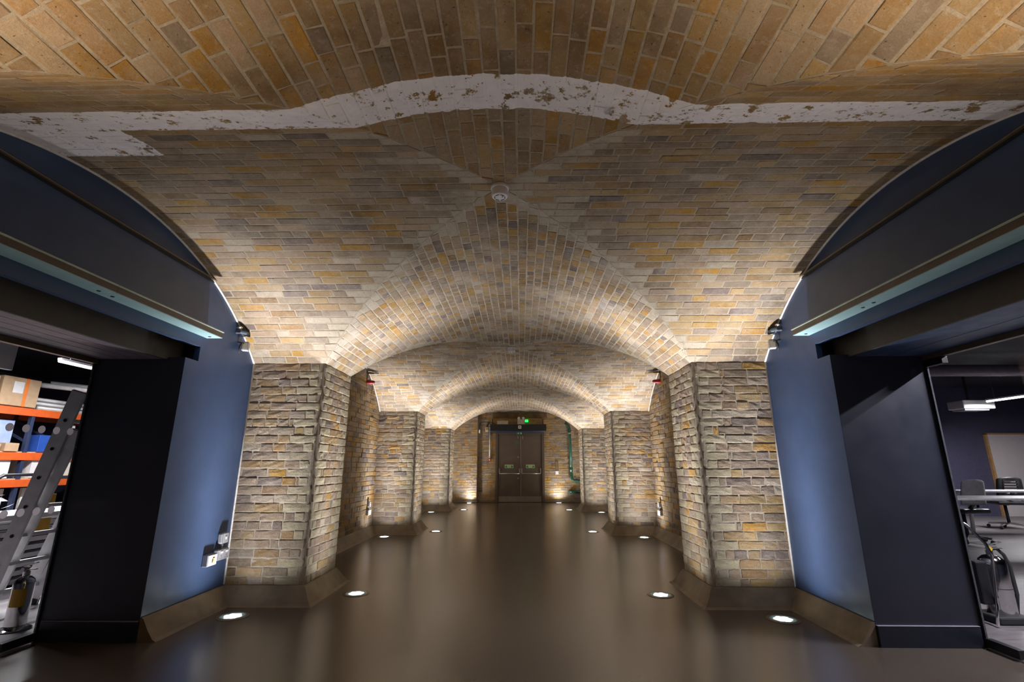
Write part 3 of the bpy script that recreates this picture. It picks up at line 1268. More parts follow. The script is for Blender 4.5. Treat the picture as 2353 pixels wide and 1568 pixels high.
# ------------------------------------------------------------------ sockets low on the walls
def socket_set(s, y, z, where, plate):
    """two surface boxes side by side, a spur box above with a short conduit"""
    x = s * W
    sg = -s

    def bx(a, b, d0=0.0, d1=0.045):
        xa, xb = sorted((x + sg * d0, x + sg * d1))
        return (xa, a[0], a[1]), (xb, b[0], b[1])
    t = empty('power_socket', (x, y, z), 'grey metal double power socket box low on %s' % where, 'socket', 'sockets low on the side walls')
    MB().box(*bx((y - 0.075, z - 0.043), (y + 0.075, z + 0.043))).build('back_box', 'grey_plastic', t, bevel=0.006)
    fp = MB().box(*bx((y - 0.072, z - 0.040), (y + 0.072, z + 0.040), 0.045, 0.051)).build('face_plate', plate, t, bevel=0.003)
    for k in (-1, 1):
        MB().box(*bx((y + k * 0.036 - 0.017, z + 0.012), (y + k * 0.036 + 0.017, z + 0.030), 0.051, 0.055)).build('rocker', 'white_plastic', fp, bevel=0.002)
        m = MB()
        m.box(*bx((y + k * 0.036 - 0.003, z - 0.012), (y + k * 0.036 + 0.003, z - 0.002), 0.051, 0.0515))
        for q in (-1, 1):
            m.box(*bx((y + k * 0.036 + q * 0.012 - 0.004, z - 0.030), (y + k * 0.036 + q * 0.012 + 0.004, z - 0.025), 0.051, 0.0515))
        m.build('pin_holes', 'black', fp)
    u = empty('fused_spur', (x, y, z + 0.12), 'small grey spur box above the socket on %s' % where, 'switch', 'spur boxes above the sockets')
    MB().box(*bx((y - 0.044, z + 0.085), (y + 0.044, z + 0.172), 0.0, 0.045)).build('back_box', 'grey_plastic', u, bevel=0.012)
    MB().box(*bx((y - 0.04, z + 0.089), (y + 0.04, z + 0.168), 0.045, 0.05)).build('face_plate', 'grey_plastic', u, bevel=0.006)
    MB().box(*bx((y - 0.010, z + 0.118), (y + 0.010, z + 0.142), 0.05, 0.054)).build('rocker', 'white_plastic', u, bevel=0.002)
    MB().tube([(x + sg * 0.022, y, z + 0.085), (x + sg * 0.022, y, z + 0.04)], 0.011, 10).build('conduit', 'grey_plastic', u, smooth=True)


socket_set(-1, 4.375, 0.415, 'the left blue wall beside the brick pier', 'grey_plastic')
socket_set(-1, 8.47, 0.38, 'the left brick wall of the second bay', 'white_plastic')
socket_set(1, 8.47, 0.38, 'the right brick wall of the second bay', 'white_plastic')
t = empty('data_outlet', (-W, 4.225, 0.395), 'grey outlet box with a yellow marked plate left of the socket on the blue wall', 'socket')
MB().box((-W, 4.165, 0.350), (-W + 0.047, 4.285, 0.440)).build('back_box', 'grey_plastic', t, bevel=0.005)
MB().box((-W + 0.047, 4.170, 0.355), (-W + 0.052, 4.280, 0.435)).build('face_plate', 'white_plastic', t, bevel=0.003)
MB().box((-W + 0.052, 4.195, 0.362), (-W + 0.0535, 4.258, 0.428)).build('label_plate', 'cream_plastic', t)
m = MB()
m.box((-W + 0.0535, 4.222, 0.408), (-W + 0.0545, 4.246, 0.418)).box((-W + 0.0535, 4.214, 0.376), (-W + 0.0545, 4.224, 0.406))
m.build('marking', 'black', t)
MB().box((-W + 0.0535, 4.226, 0.384), (-W + 0.0545, 4.240, 0.402)).build('marking', 'yellow', t)


# ------------------------------------------------------------------ wall stubs and small sensor boxes high on the blue walls
def stub_set(s, side):
    x, sg = s * W, -s
    y0 = 4.17
    t = empty('conduit_stub', (x, y0, 2.325), 'short blue-grey cable gland sticking out near the arch on the %s blue wall' % side, 'conduit', 'conduit stubs near the arch')
    MB().tube([(x, y0, 2.325), (x + sg * 0.035, y0 + 0.012, 2.325)], 0.022, 12).build('collar', 'navy_trim', t, smooth='auto')
    MB().tube([(x + sg * 0.03, y0, 2.325), (x + sg * 0.055, y0 + 0.05, 2.327), (x + sg * 0.058, y0 + 0.10, 2.328)], [0.017, 0.019, 0.014], 12).build('gland', 'blue_bracket', t, smooth='auto')
    MB().tube([(x + sg * 0.058, y0 + 0.095, 2.328), (x + sg * 0.06, y0 + 0.15, 2.330)], 0.006, 8).build('hook', 'bronze_trim', t)
    u = empty('sensor_box', (x + sg * 0.05, y0 + 0.09, 2.20), 'small grey sensor box with a dangling cable near the arch on the %s blue wall' % side, 'sensor', 'sensor boxes near the arch')
    R = Matrix.Rotation(-s * 0.35, 3, 'Z')
    c = Vector((x + sg * 0.055, y0 + 0.085, 2.205))
    a, b = c - Vector((0.028, 0.035, 0.040)), c + Vector((0.028, 0.035, 0.040))
    MB().box(a, b, R).build('housing', 'grey_plastic', u, bevel=0.006)
    MB().box((a.x + 0.008, a.y - 0.002, a.z + 0.012), (b.x - 0.008, a.y + 0.001, b.z - 0.010), R, c).build('sticker', 'cream_plastic', u)
    MB().box((a.x + 0.010, a.y - 0.003, b.z - 0.022), (a.x + 0.020, a.y - 0.0015, b.z - 0.013), R, c).build('warning_mark', 'yellow', u)
    MB().tube([(x, y0 + 0.045, 2.235), (x + sg * 0.030, y0 + 0.048, 2.23)], 0.010, 8).build('arm', 'navy_trim', u)
    MB().tube([(c.x, c.y - 0.036, c.z + 0.02), (c.x - sg * 0.005, c.y - 0.062, c.z + 0.02), (c.x - sg * 0.012, c.y - 0.072, c.z - 0.02), (c.x - sg * 0.010, c.y - 0.070, c.z - 0.075)],
              0.007, 8).build('cable', 'black_rubber', u, smooth=True)
    for dz in (0.015, -0.015):
        pass


stub_set(-1, 'left')
stub_set(1, 'right')


def red_stub(s, side):
    x, sg = s * W, -s
    t = empty('alarm_sounder', (x, 7.95, 2.56), 'small dark red fire alarm fitting high on the %s brick wall of the second bay' % side, 'alarm', 'red alarm fittings under the second vault')
    MB().lathe([(0.0, 0.0), (0.032, 0.0), (0.036, 0.02), (0.030, 0.10), (0.020, 0.13), (0.0, 0.135)], (x, 7.95, 2.50), 14, (sg, 0.25, 0)).build('body', 'red_plastic', t, smooth='auto')
    MB().tube([(x + sg * 0.12, 7.98, 2.50), (x + sg * 0.19, 8.0, 2.503)], 0.006, 8).build('tip', 'steel', t)
    u = empty('cable_bracket', (x, 7.95, 2.66), 'short dark bracket above the red alarm on the %s brick wall' % side, 'bracket', 'brackets above the red alarms')
    MB().tube([(x, 7.95, 2.655), (x + sg * 0.10, 7.98, 2.655), (x + sg * 0.18, 8.0, 2.652)], [0.016, 0.013, 0.007], 8).build('arm', 'bronze_trim', u, smooth=True)
    MB().tube([(x + sg * 0.006, 7.95, 2.66), (x + sg * 0.006, 7.95, 2.545)], 0.006, 6).build('wire', 'bronze_trim', u)


red_stub(-1, 'left')
red_stub(1, 'right')

# ------------------------------------------------------------------ double door at the end
FY = YEND - 0.045
dr = empty('door_3', ((DX0 + DX1) / 2, YEND, 0), 'brown double fire door at the far end of the hall', kind='structure')
m = MB()
m.box((DX0, FY - 0.035, 0), (DX0 + 0.075, YEND + 0.05, DZ1)).box((DX1 - 0.075, FY - 0.035, 0), (DX1, YEND + 0.05, DZ1)).box((DX0 + 0.075, FY - 0.035, DZ1 - 0.075), (DX1 - 0.075, YEND + 0.05, DZ1))
m.build('frame', 'door_frame_brown', dr, bevel=0.006)
m = MB()
m.box((DX0 + 0.075, FY - 0.012, 0), (DX0 + 0.098, YEND + 0.05, DZ1 - 0.075)).box((DX1 - 0.098, FY - 0.012, 0), (DX1 - 0.075, YEND + 0.05, DZ1 - 0.075)) \
    .box((DX0 + 0.098, FY - 0.012, DZ1 - 0.1), (DX1 - 0.098, YEND + 0.05, DZ1 - 0.075))
m.build('stop', 'door_frame_brown', dr)
MX = 0.122
LEAF = ((DX0 + 0.1, MX - 0.002), (MX + 0.002, DX1 - 0.1))
bk = MB().box((DX0, YEND + 0.05, 0), (DX1, YEND + 0.06, DZ1)).build('backing', 'black', dr)
for i, (a, b) in enumerate(LEAF):
    lf = MB().box((a, FY, 0.008), (b, FY + 0.045, DZ1 - 0.102)).build('leaf', 'door_brown', dr, bevel=0.002)
    MB().box((a + 0.01, FY - 0.002, 0.02), (b - 0.015, FY, 0.185)).build('kick_plate', 'kick_steel', lf)
    # push bar: two upright housings and the tube between their feet
    for xx in (a + 0.028, b - 0.038 if i == 0 else b - 0.028):
        MB().box((xx - 0.019, FY - 0.05, 0.905), (xx + 0.019, FY, 1.045)).build('bar_housing', 'steel', lf, bevel=0.008)
        MB().bar((xx, FY - 0.035, 0.93), (xx, FY - 0.075, 0.885), 0.02, 0.03, (1, 0, 0)).build('bar_arm', 'steel', lf, bevel=0.003)
    MB().tube([(a + 0.028, FY - 0.075, 0.885), (b - 0.034, FY - 0.075, 0.885)], 0.012, 12).build('push_bar', 'steel', lf, smooth=True)
    # green sign
    cx = -0.257 if i == 0 else 0.43
    MB().box((cx - 0.138, FY - 0.003, 1.053), (cx + 0.138, FY, 1.160)).build('sign_border', 'sign_pale', lf, bevel=0.001)
    m = MB()
    for q in (-1, 1):
        m.add([(cx + q * x, FY - 0.0038, z) for x, z in ((0.045, 1.068), (0.126, 1.068), (0.126, 1.098), (0.098, 1.140), (0.072, 1.140), (0.078, 1.104))], [(0, 1, 2, 3, 4, 5)])
    m.build('sign_arrow', 'sign_green', lf)
    text('Push bar', 0.036, (cx, FY - 0.005, 1.122), (PI / 2, 0, 0), 'sign_green', lf)
    text('to open', 0.034, (cx, FY - 0.005, 1.086), (PI / 2, 0, 0), 'sign_green', lf)
    # latch fittings at the head
    hx = MX - 0.088 if i == 0 else MX + 0.068
    MB().box((hx - 0.013, FY - 0.03, 1.985), (hx + 0.013, FY, 2.075)).build('top_latch', 'steel', lf, bevel=0.005)
    MB().box((hx - 0.009, FY - 0.022, 1.93), (hx + 0.009, FY, 1.985)).build('latch_bolt', 'chrome', lf, bevel=0.003)
    if i == 0:
        for zz in (1.39, 0.735):
            MB().lathe([(0.024, 0), (0.022, 0.006), (0.010, 0.008), (0.008, 0.012), (0, 0.012)], (0.037, FY, zz), 16, (0, -1, 0)).build('lock_escutcheon', 'steel', lf, smooth='auto')
        MB().box((-0.035, FY - 0.003, 1.842), (0.07, FY, 1.872)).build('fire_door_sticker', 'sign_green', lf)
MB().box((MX - 0.010, FY - 0.012, 0.02), (MX + 0.010, FY, 2.08)).build('meeting_strip', 'steel', dr, bevel=0.003)
es = MB().box((-0.01, FY - 0.045, 2.108), (0.185, FY - 0.036, 2.205)).build('exit_sign', 'sign_green', None, bevel=0.001)
tag(es, 'green exit sign with a running figure and down arrow on the door head', 'sign')
m = MB()
yy = FY - 0.0462


def poly(m, pts, y):
    m.add([(x, y, z) for x, z in pts], [tuple(range(len(pts)))])


poly(m, [(0.125, 2.19), (0.145, 2.19), (0.145, 2.155), (0.165, 2.155), (0.135, 2.118), (0.105, 2.155), (0.125, 2.155)], yy)
m.build('arrow', 'white_plastic', es)
m = MB()
poly(m, [(0.012, 2.12), (0.016, 2.12), (0.016, 2.19), (0.07, 2.19), (0.07, 2.12), (0.075, 2.12), (0.075, 2.195), (0.012, 2.195)], yy)
poly(m, [(0.040, 2.182), (0.046, 2.188), (0.052, 2.182), (0.046, 2.176)], yy)
poly(m, [(0.036, 2.172), (0.052, 2.172), (0.060, 2.160), (0.054, 2.156), (0.050, 2.162), (0.050, 2.148), (0.060, 2.136), (0.058, 2.122), (0.052, 2.122), (0.052, 2.134),
         (0.042, 2.142), (0.032, 2.126), (0.024, 2.128), (0.036, 2.150), (0.036, 2.162), (0.030, 2.158), (0.026, 2.164)], yy)
m.build('running_figure', 'white_plastic', es)

# air curtain over the door
ac = empty('air_curtain', (0.045, YEND - 0.2, 2.19), 'long black air curtain heater over the brown double door', 'heater')
MB().box((-0.86, YEND - 0.32, 2.215), (0.95, YEND - 0.04, 2.425)).build('casing', 'black', ac, bevel=0.008)
MB().add([(-0.86, YEND - 0.322, 2.215), (0.95, YEND - 0.322, 2.215), (0.95, YEND - 0.27, 2.185), (-0.86, YEND - 0.27, 2.185), (-0.86, YEND - 0.04, 2.185), (0.95, YEND - 0.04, 2.185),
          (-0.86, YEND - 0.04, 2.214), (0.95, YEND - 0.04, 2.214)], [(0, 1, 2, 3), (3, 2, 5, 4), (0, 3, 4, 6), (1, 7, 5, 2)]).build('outlet_nozzle', 'navy_trim', ac)
MB().box((0.045, YEND - 0.323, 2.285), (0.145, YEND - 0.32, 2.385)).build('white_plate', 'cream_plastic', ac)
MB().lathe([(0.018, 0), (0.018, 0.002), (0, 0.002)], (0.095, YEND - 0.323, 2.338), 12, (0, -1, 0)).build('plate_button', 'black', ac)
for x in (-0.79, 0.85):
    hg = MB().box((x - 0.013, YEND - 0.20, 2.42), (x + 0.013, YEND - 0.17, 2.64)).build('hanger', 'black', ac, bevel=0.002)
    MB().tube([(x, YEND - 0.215, 2.625), (x, YEND - 0.16, 2.625)], 0.010, 8).build('hanger_bolt', 'steel', hg)
# boxes on top of it
jb = MB().box((-0.645, YEND - 0.20, 2.4265), (-0.285, YEND - 0.11, 2.548)).build('control_box', 'cream_plastic', bevel=0.006)
tag(jb, 'long pale control box lying on top of the black air curtain', 'box')
em = empty('emergency_light', (0.14, YEND - 0.12, 2.4265), 'pale twin spot emergency light standing above the air curtain', 'light')
MB().box((0.017, YEND - 0.17, 2.4265), (0.26, YEND - 0.07, 2.595)).build('housing', 'cream_plastic', em, bevel=0.008)
for x in (0.065, 0.212):
    MB().tube([(x, YEND - 0.12, 2.59), (x, YEND - 0.12, 2.62)], 0.012, 8).build('neck', 'cream_plastic', em)
    MB().lathe([(0.0, 0.06), (0.030, 0.055), (0.044, 0.02), (0.046, 0.0), (0.040, -0.004), (0.0, 0.002)], (x, YEND - 0.15, 2.635), 16, (0, 1, 0)).build('spot_head', 'white_plastic', em, smooth='auto')
gx = MB().box((0.27, YEND - 0.10, 2.515), (0.37, YEND - 0.085, 2.592)).build('exit_light', 'led_green', bevel=0.002)
tag(gx, 'small glowing green exit light right of the twin spot light', 'light')
m = MB()
poly(m, [(0.30, 2.56), (0.335, 2.56), (0.335, 2.575), (0.36, 2.552), (0.335, 2.529), (0.335, 2.544), (0.30, 2.544)], YEND - 0.1006)
m.build('arrow', 'sign_pale', gx)

# services left of the door
iso = empty('isolator_switch', (-0.985, YEND - 0.01, 2.2), 'pale switch box with a red knob left of the air curtain', 'switch')
MB().box((-1.035, YEND - 0.065, 2.205), (-0.935, YEND - 0.008, 2.355)).build('housing', 'cream_plastic', iso, bevel=0.006)
MB().box((-1.015, YEND - 0.069, 2.26), (-0.955, YEND - 0.065, 2.32)).build('yellow_plate', 'yellow', iso)
MB().lathe([(0.020, 0), (0.020, 0.02), (0, 0.02)], (-0.985, YEND - 0.069, 2.29), 14, (0, -1, 0)).build('knob', 'red_plastic', iso, smooth='auto')
MB().box((-0.987, YEND - 0.094, 2.272), (-0.983, YEND - 0.089, 2.308)).build('knob_grip', 'red_plastic', iso)
br = MB().box((-0.925, YEND - 0.05, 2.11), (-0.885, YEND - 0.008, 2.34)).box((-0.945, YEND - 0.05, 2.10), (-0.82, YEND - 0.008, 2.12)).build('trunking_bracket', 'blue_bracket', bevel=0.003)
tag(br, 'blue-grey steel bracket between the switch box and the white conduit', 'bracket')
cp = empty('call_point_drop', (-0.865, YEND - 0.06, 1.28), 'white vertical conduit ending in a red and white fitting left of the double door', 'conduit')
MB().tube([(-0.888, YEND - 0.065, 1.33), (-0.888, YEND - 0.065, 2.37)], 0.014, 10).build('conduit', 'white_plastic', cp, smooth=True)
MB().lathe([(0.0, -0.03), (0.040, -0.03), (0.045, 0.02), (0.03, 0.05), (0.014, 0.06)], (-0.888, YEND - 0.065, 1.30), 16).build('red_base', 'red_plastic', cp, smooth='auto')
MB().lathe([(0.024, 0), (0.022, 0.012), (0.0, 0.014)], (-0.888, YEND - 0.108, 1.31), 14, (0, -1, 0)).build('white_button', 'white_plastic', cp, smooth='auto')
for z in (1.45, 1.95):
    MB().box((-0.908, YEND - 0.05, z - 0.012), (-0.868, YEND - 0.008, z + 0.012)).build('clip', 'white_plastic', cp)
pd = empty('pendant_sensor', (-1.215, YEND - 0.2, 2.15), 'black curved cable with a white hanging sensor at the pilaster corner', 'sensor')
MB().tube([(-1.215, YEND - 0.19, 2.25), (-1.213, YEND - 0.19, 2.40), (-1.195, YEND - 0.18, 2.475), (-1.15, YEND - 0.17, 2.505), (-1.05, YEND - 0.15, 2.512), (-0.93, YEND - 0.13, 2.515)], 0.013, 8).build('cable', 'black_rubber', pd, smooth=True)
MB().lathe([(0.0, 0.0), (0.022, 0.003), (0.024, 0.01), (0.024, 0.105), (0.014, 0.115)], (-1.215, YEND - 0.19, 2.15), 14).build('sensor', 'white_plastic', pd, smooth='auto')
cbl = MB()
for k, (a, b, c) in enumerate((((-0.93, 2.52), (-0.99, 2.44), (-0.985, 2.35)), ((-0.94, 2.51), (-0.80, 2.53), (-0.70, 2.44)), ((-0.935, 2.50), (-0.89, 2.46), (-0.868, 2.36)),
                               ((-0.95, 2.40), (-0.93, 2.49), (-0.86, 2.52)))):
    pts = []
    for t_ in lin(0, 1, 10):
        x = (1 - t_) ** 2 * a[0] + 2 * t_ * (1 - t_) * b[0] + t_ * t_ * c[0]
        z = (1 - t_) ** 2 * a[1] + 2 * t_ * (1 - t_) * b[1] + t_ * t_ * c[1]
        pts.append((x, YEND - 0.07 - 0.012 * k, z))
    cbl.tube(pts, 0.009, 6)
tag(cbl.build('cable_loops', 'black_rubber', smooth=True), 'tangle of black cables at the left end of the air curtain', 'cable')
plug = MB().lathe([(0.0, 0.0), (0.022, 0.002), (0.02, 0.05), (0.012, 0.07), (0.0, 0.07)], (-0.888, YEND - 0.12, 2.375), 12, (0.0, 0, 1)) \
    \
    .lathe([(0.0, 0.0), (0.02, 0.002), (0.02, 0.034), (0.0, 0.034)], (-0.865, YEND - 0.3, 2.32), 12, (-1, 0, 0)).build('cable_connector', 'grey_plastic', smooth='auto')
tag(plug, 'grey plug connector between the cables and the air curtain', 'connector')

# right of the door: pipe, plate
gp = empty('drain_pipe', (1.75, YEND - 0.11, 0.3), 'dark green cast iron pipe climbing the far brick wall right of the door', 'pipe')
PY = YEND - 0.11
MB().tube([(1.74, PY, 0.86), (1.71, PY, 2.32), (1.665, PY, 2.40), (1.58, PY, 2.50)], 0.044, 16).build('riser', 'pipe_green', gp, smooth=True)
MB().tube([(1.74, PY, 0.88), (1.745, PY, 0.76), (1.765, PY, 0.71), (1.81, PY, 0.68), (1.90, PY, 0.66), (2.05, PY, 0.655)], [0.044, 0.044, 0.046, 0.046, 0.042, 0.042], 14).build('elbow', 'pipe_green', gp, smooth=True)
for (p, q, r) in (((1.74, PY, 0.80), (1.739, PY, 0.90), 0.055), ((1.738, PY, 1.00), (1.737, PY, 1.06), 0.053), ((1.712, PY, 2.20), (1.711, PY, 2.26), 0.055), ((1.86, PY, 0.668), (1.92, PY, 0.66), 0.058),
                  ((1.98, PY, 0.657), (2.04, PY, 0.655), 0.05)):
    MB().tube([p, q], r, 14).build('collar', 'pipe_green', gp, smooth='auto')
MB().tube([(1.714, PY, 2.13), (1.713, PY, 2.165)], 0.052, 14).build('clip', 'chrome', gp, smooth='auto')
MB().box((1.66, PY - 0.02, 2.14), (1.68, YEND - 0.018, 2.16)).build('clip_arm', 'chrome', gp)
g2 = empty('lower_pipe', (1.85, YEND - 0.11, 0.25), 'short dark green pipe with a bend just above the floor right of the door', 'pipe')
MB().tube([(1.68, YEND - 0.02, 0.335), (1.69, YEND - 0.09, 0.335), (1.74, YEND - 0.13, 0.335), (1.84, YEND - 0.14, 0.335), (2.1, YEND - 0.14, 0.335)], 0.048, 14).build('bend', 'pipe_green', g2, smooth=True)
MB().tube([(1.80, YEND - 0.14, 0.335), (1.87, YEND - 0.14, 0.335)], 0.06, 14).build('collar', 'pipe_green', g2, smooth='auto')
bp = empty('blank_plate', (1.285, YEND - 0.01, 0.85), 'small white blank plate on the far brick wall right of the door', 'plate')
MB().box((1.235, YEND - 0.03, 0.865), (1.335, YEND - 0.006, 0.965)).build('plate', 'white_plastic', bp, bevel=0.004)
ch = MB().box((1.235, YEND - 0.022, 0.97), (1.335, YEND - 0.006, 1.27)).build('patch_strip', 'brown_render', bevel=0.003)
tag(ch, 'brown mortar patch strip rising above the white blank plate', 'patch')
cl = MB().box((1.10, YEND - 0.03, 2.115), (1.17, YEND - 0.006, 2.155)).build('wall_clip', 'blue_bracket', bevel=0.003)
tag(cl, 'small blue-grey clip on the brick wall right of the door frame', 'clip')


# ------------------------------------------------------------------ glass doors of the two rooms
def glass_door(s, side):
    x = s * XG
    xa, xb = sorted((x - s * 0.006, x + s * 0.006))
    g = empty('glass_door', (x, (JY + JY0) / 2, 0), 'frameless glass door into the %s' % ('workshop with orange racking' if s < 0 else 'meeting room with tables'), 'door', 'frameless glass doors')
    MB().box((xa, JY0 + 0.03, 0.012), (xb, JY - 0.012, 1.905)).build('pane', 'pane_glass', g)
    MB().box((x - 0.006, JY - 0.016, 0.012), (x + 0.006, JY - 0.011, 1.905)).build('edge_strip', 'pane_edge', g)
    xc, xd = sorted((x - s * 0.020, x + s * 0.020))
    MB().box((xc, JY0, 1.905), (xd, JY, 1.942)).build('head_channel', 'bronze_trim', g, bevel=0.002)
    xe, xf = sorted((x - s * 0.010, x + s * 0.010))
    MB().box((xe, JY - 0.011, 0), (xf, JY, 1.905)).build('jamb_channel', 'black', g, bevel=0.001)
    MB().box((x - 0.022, JY - 0.24, 0.010), (x + 0.022, JY - 0.022, 0.062)).build('bottom_patch', 'black', g, bevel=0.003)
    MB().box((x - 0.022, JY - 0.24, 0.0), (x + 0.022, JY0 + .03, 0.008)).build('threshold', 'steel', g, bevel=0.002)
    if s > 0:
        MB().box((x - 0.022, JY - 0.17, 1.853), (x + 0.022, JY - 0.022, 1.903)).build('top_patch', 'black', g, bevel=0.003)
    if s < 0:
        for z, ys in ((1.385, lin(JY0 + 0.1, 3.49, 14)), (0.847, lin(JY0 + 0.1, 3.48, 14))):
            for y in ys:
                MB().lathe([(0.0, 0.0004), (0.026, 0.0004), (0.026, 0.0)], (x - s * 0.0062, y, z), 20, (-s, 0, 0)).build('manifestation_dot', 'frosted_dot', g)
    return g


glass_door(-1, 'left')
glass_door(1, 'right')

# ------------------------------------------------------------------ rooms behind the glass
# left room
def plane(name, pts, mat, label):
    o = MB().add(pts, [tuple(range(len(pts)))]).build(name, mat)
    return tag(o, label, kind='structure')


LX0, LX1, LY0, LY1, LZ = -10.5, -(XG + 0.024), -2.0, 10.5, 3.0
plane('floor', [(LX0, LY0, 0.0005), (-XG - 0.02, LY0, 0.0005), (-XG - 0.02, LY1, 0.0005), (LX0, LY1, 0.0005)], 'room_floor', 'pale grey concrete floor of the workshop on the left')
plane('ceiling', [(LX0, LY0, LZ), (LX1, LY0, LZ), (LX1, LY1, LZ), (LX0, LY1, LZ)], 'room_dark', 'black ceiling of the workshop on the left')
plane('wall_left', [(LX0, LY0, 0), (LX0, LY1, 0), (LX0, LY1, LZ), (LX0, LY0, LZ)], 'room_navy', 'dark back wall of the workshop behind the racking')
plane('wall_far', [(LX0, LY1, 0), (LX1, LY1, 0), (LX1, LY1, LZ), (LX0, LY1, LZ)], 'room_navy', 'dark far wall of the workshop on the left')
plane('wall_near', [(LX0, LY0, 0), (LX1, LY0, 0), (LX1, LY0, LZ), (LX0, LY0, LZ)], 'room_navy', 'dark near wall of the workshop on the left')
for y0, y1, z0 in ((LY0, JY0 - .01, 0), (JY + 0.01, LY1, 0), (JY0 - .01, JY + .01, 2.02)):
    plane('wall_right', [(LX1, y0, z0), (LX1, y1, z0), (LX1, y1, LZ), (LX1, y0, LZ)], 'room_dark', 'dark inner side of the workshop wall facing the glass door')
# right room
RX0, RX1, RY0_, RY1_, RZ = XG + 0.024, 15.0, -2.0, 12.0, 3.0
plane('floor', [(XG + 0.02, RY0_, 0.0005), (RX1, RY0_, 0.0005), (RX1, RY1_, 0.0005), (XG + 0.02, RY1_, 0.0005)], 'plank_floor', 'grey wood plank floor of the meeting room on the right')
plane('ceiling', [(RX0, RY0_, RZ), (RX1, RY0_, RZ), (RX1, RY1_, RZ), (RX0, RY1_, RZ)], 'room_dark', 'black ceiling of the meeting room on the right')
plane('wall_right', [(RX1, RY0_, 0), (RX1, RY1_, 0), (RX1, RY1_, RZ), (RX1, RY0_, RZ)], 'room_navy', 'dark right wall of the meeting room')
plane('wall_far', [(RX0, RY1_, 0), (RX1, RY1_, 0), (RX1, RY1_, RZ), (RX0, RY1_, RZ)], 'room_navy', 'navy far wall of the meeting room with a white door')
plane('wall_near', [(RX0, RY0_, 0), (RX1, RY0_, 0), (RX1, RY0_, RZ), (RX0, RY0_, RZ)], 'room_navy', 'dark near wall of the meeting room')
for y0, y1, z0 in ((RY0_, JY0 - .01, 0), (JY + 0.01, RY1_, 0), (JY0 - .01, JY + .01, 2.02)):
    plane('wall_left', [(RX0, y0, z0), (RX0, y1, z0), (RX0, y1, RZ), (RX0, y0, RZ)], 'room_dark', 'dark inner side of the meeting room wall facing the glass door')


def tube_light(p, q, power, label, col=(1, 0.93, 0.96), w=0.05):
    p, q = Vector(p), Vector(q)
    c = (p + q) / 2
    t = empty('strip_light', c, label, 'light', 'strip lights in the side rooms')
    MB().bar(p + Vector((0, 0, 0.03)), q + Vector((0, 0, 0.03)), w * 1.2, 0.03).build('housing', 'white_plastic', t, bevel=0.003)
    MB().tube([p, q], w * 0.36, 10).build('tube', 'tube_white', t, smooth=True)
    for e in (p.lerp(q, 0.1), p.lerp(q, 0.9)):
        MB().tube([e + Vector((0, 0, 0.045)), Vector((e.x, e.y, 3.0))], 0.004, 6).build('hanger', 'steel', t)
    l = bpy.data.lights.new('strip_lamp', 'AREA')
    l.shape = 'RECTANGLE'
    l.size, l.size_y = w, (q - p).length
    l.energy = power
    l.color = col
    lo = bpy.data.objects.new('strip_lamp', l)
    COL.objects.link(lo)
    lo.location = c + Vector((0, 0, -w * 0.5))
    d = (q - p).normalized()
    lo.rotation_euler = (0, 0, math.atan2(d.y, d.x) - PI / 2)
    return t


tube_light((-6.05, 6.20, 2.50), (-6.05, 7.70, 2.50), 120, 'glowing white strip light under the black workshop ceiling')
tube_light((-5.3, 3.62, 2.62), (-5.3, 4.5, 2.62), 75, 'added unseen strip light that brightens the workshop ladder')  # added out of view to lift the ladder's dark side
tube_light((-5.9, 4.75, 2.6), (-5.9, 5.95, 2.6), 130, 'added unseen strip light that brightens the front of the racking')  # added out of view, set forward to light the shelf fronts
tube_light((9.6, 8.2, 2.40), (9.6, 9.95, 2.40), 200, 'long glowing strip light above the meeting tables')
tube_light((4.22, 2.75, 2.53), (4.22, 3.40, 2.53), 140, 'white strip light just inside the meeting room', (0.95, 0.88, 0.98))
tube_light((6.4, 3.6, 2.6), (6.4, 5.1, 2.6), 45, 'white strip light in the middle of the meeting room')

# ---------------- workshop contents
RXK = -7.37                   # front face of the pallet racking
rk = empty('pallet_rack', (RXK - 0.4, 7.5, 0), 'tall pallet racking with navy uprights and orange beams in the workshop', 'rack')
for y in (5.3, 7.35, 7.86, 9.6):
    for x in (RXK - 0.04, RXK - 0.84):
        MB().box((x - 0.03, y - 0.025, 0), (x + 0.03, y + 0.025, 1.995)).build('upright', 'rack_navy', rk, bevel=0.004)
    for z0, z1 in ((0.25, 0.85), (0.9, 1.5), (1.5, 1.85)):
        MB().bar((RXK - 0.06, y, z0), (RXK - 0.82, y, z1), 0.03, 0.03).build('brace', 'rack_navy', rk)
for z in (1.93, 1.275, 0.885):
    for x in (RXK - 0.02, RXK - 0.86):
        MB().box((x - 0.025, 5.35, z - 0.055), (x + 0.025, 9.55, z + 0.055)).build('beam', 'rack_orange', rk, bevel=0.004)
    MB().box((RXK - 0.84, 5.35, z + 0.055), (RXK - 0.04, 9.55, z + 0.07)).build('shelf_board', 'timber', rk)


def carton(name, c, dims, mat, label, cat, tape=None, group=None, rz=0.0):
    x, y, z = c
    dx, dy, dz = dims
    t = empty(name, (x, y, z), label, cat, group)
    MB().box((x - dx / 2, y - dy / 2, z), (x + dx / 2, y + dy / 2, z + dz)).build('body', mat, t, bevel=0.006)
    MB().box((x - dx / 2 - .001, y - 0.012, z + dz), (x + dx / 2 + .001, y + 0.012, z + dz + 0.002)).build('lid_seam', 'timber' if mat == 'cardboard' else mat, t)
    if tape:
        MB().box((x + dx / 2, y + tape, z), (x + dx / 2 + 0.002, y + tape + 0.05, z + dz)).build('tape', 'tape_orange', t)
        MB().box((x + dx / 2, y + tape - 0.17, z + dz * 0.45), (x + dx / 2 + 0.002, y + tape - 0.02, z + dz * 0.85)).build('label_sheet', 'white_board', t)
    return t


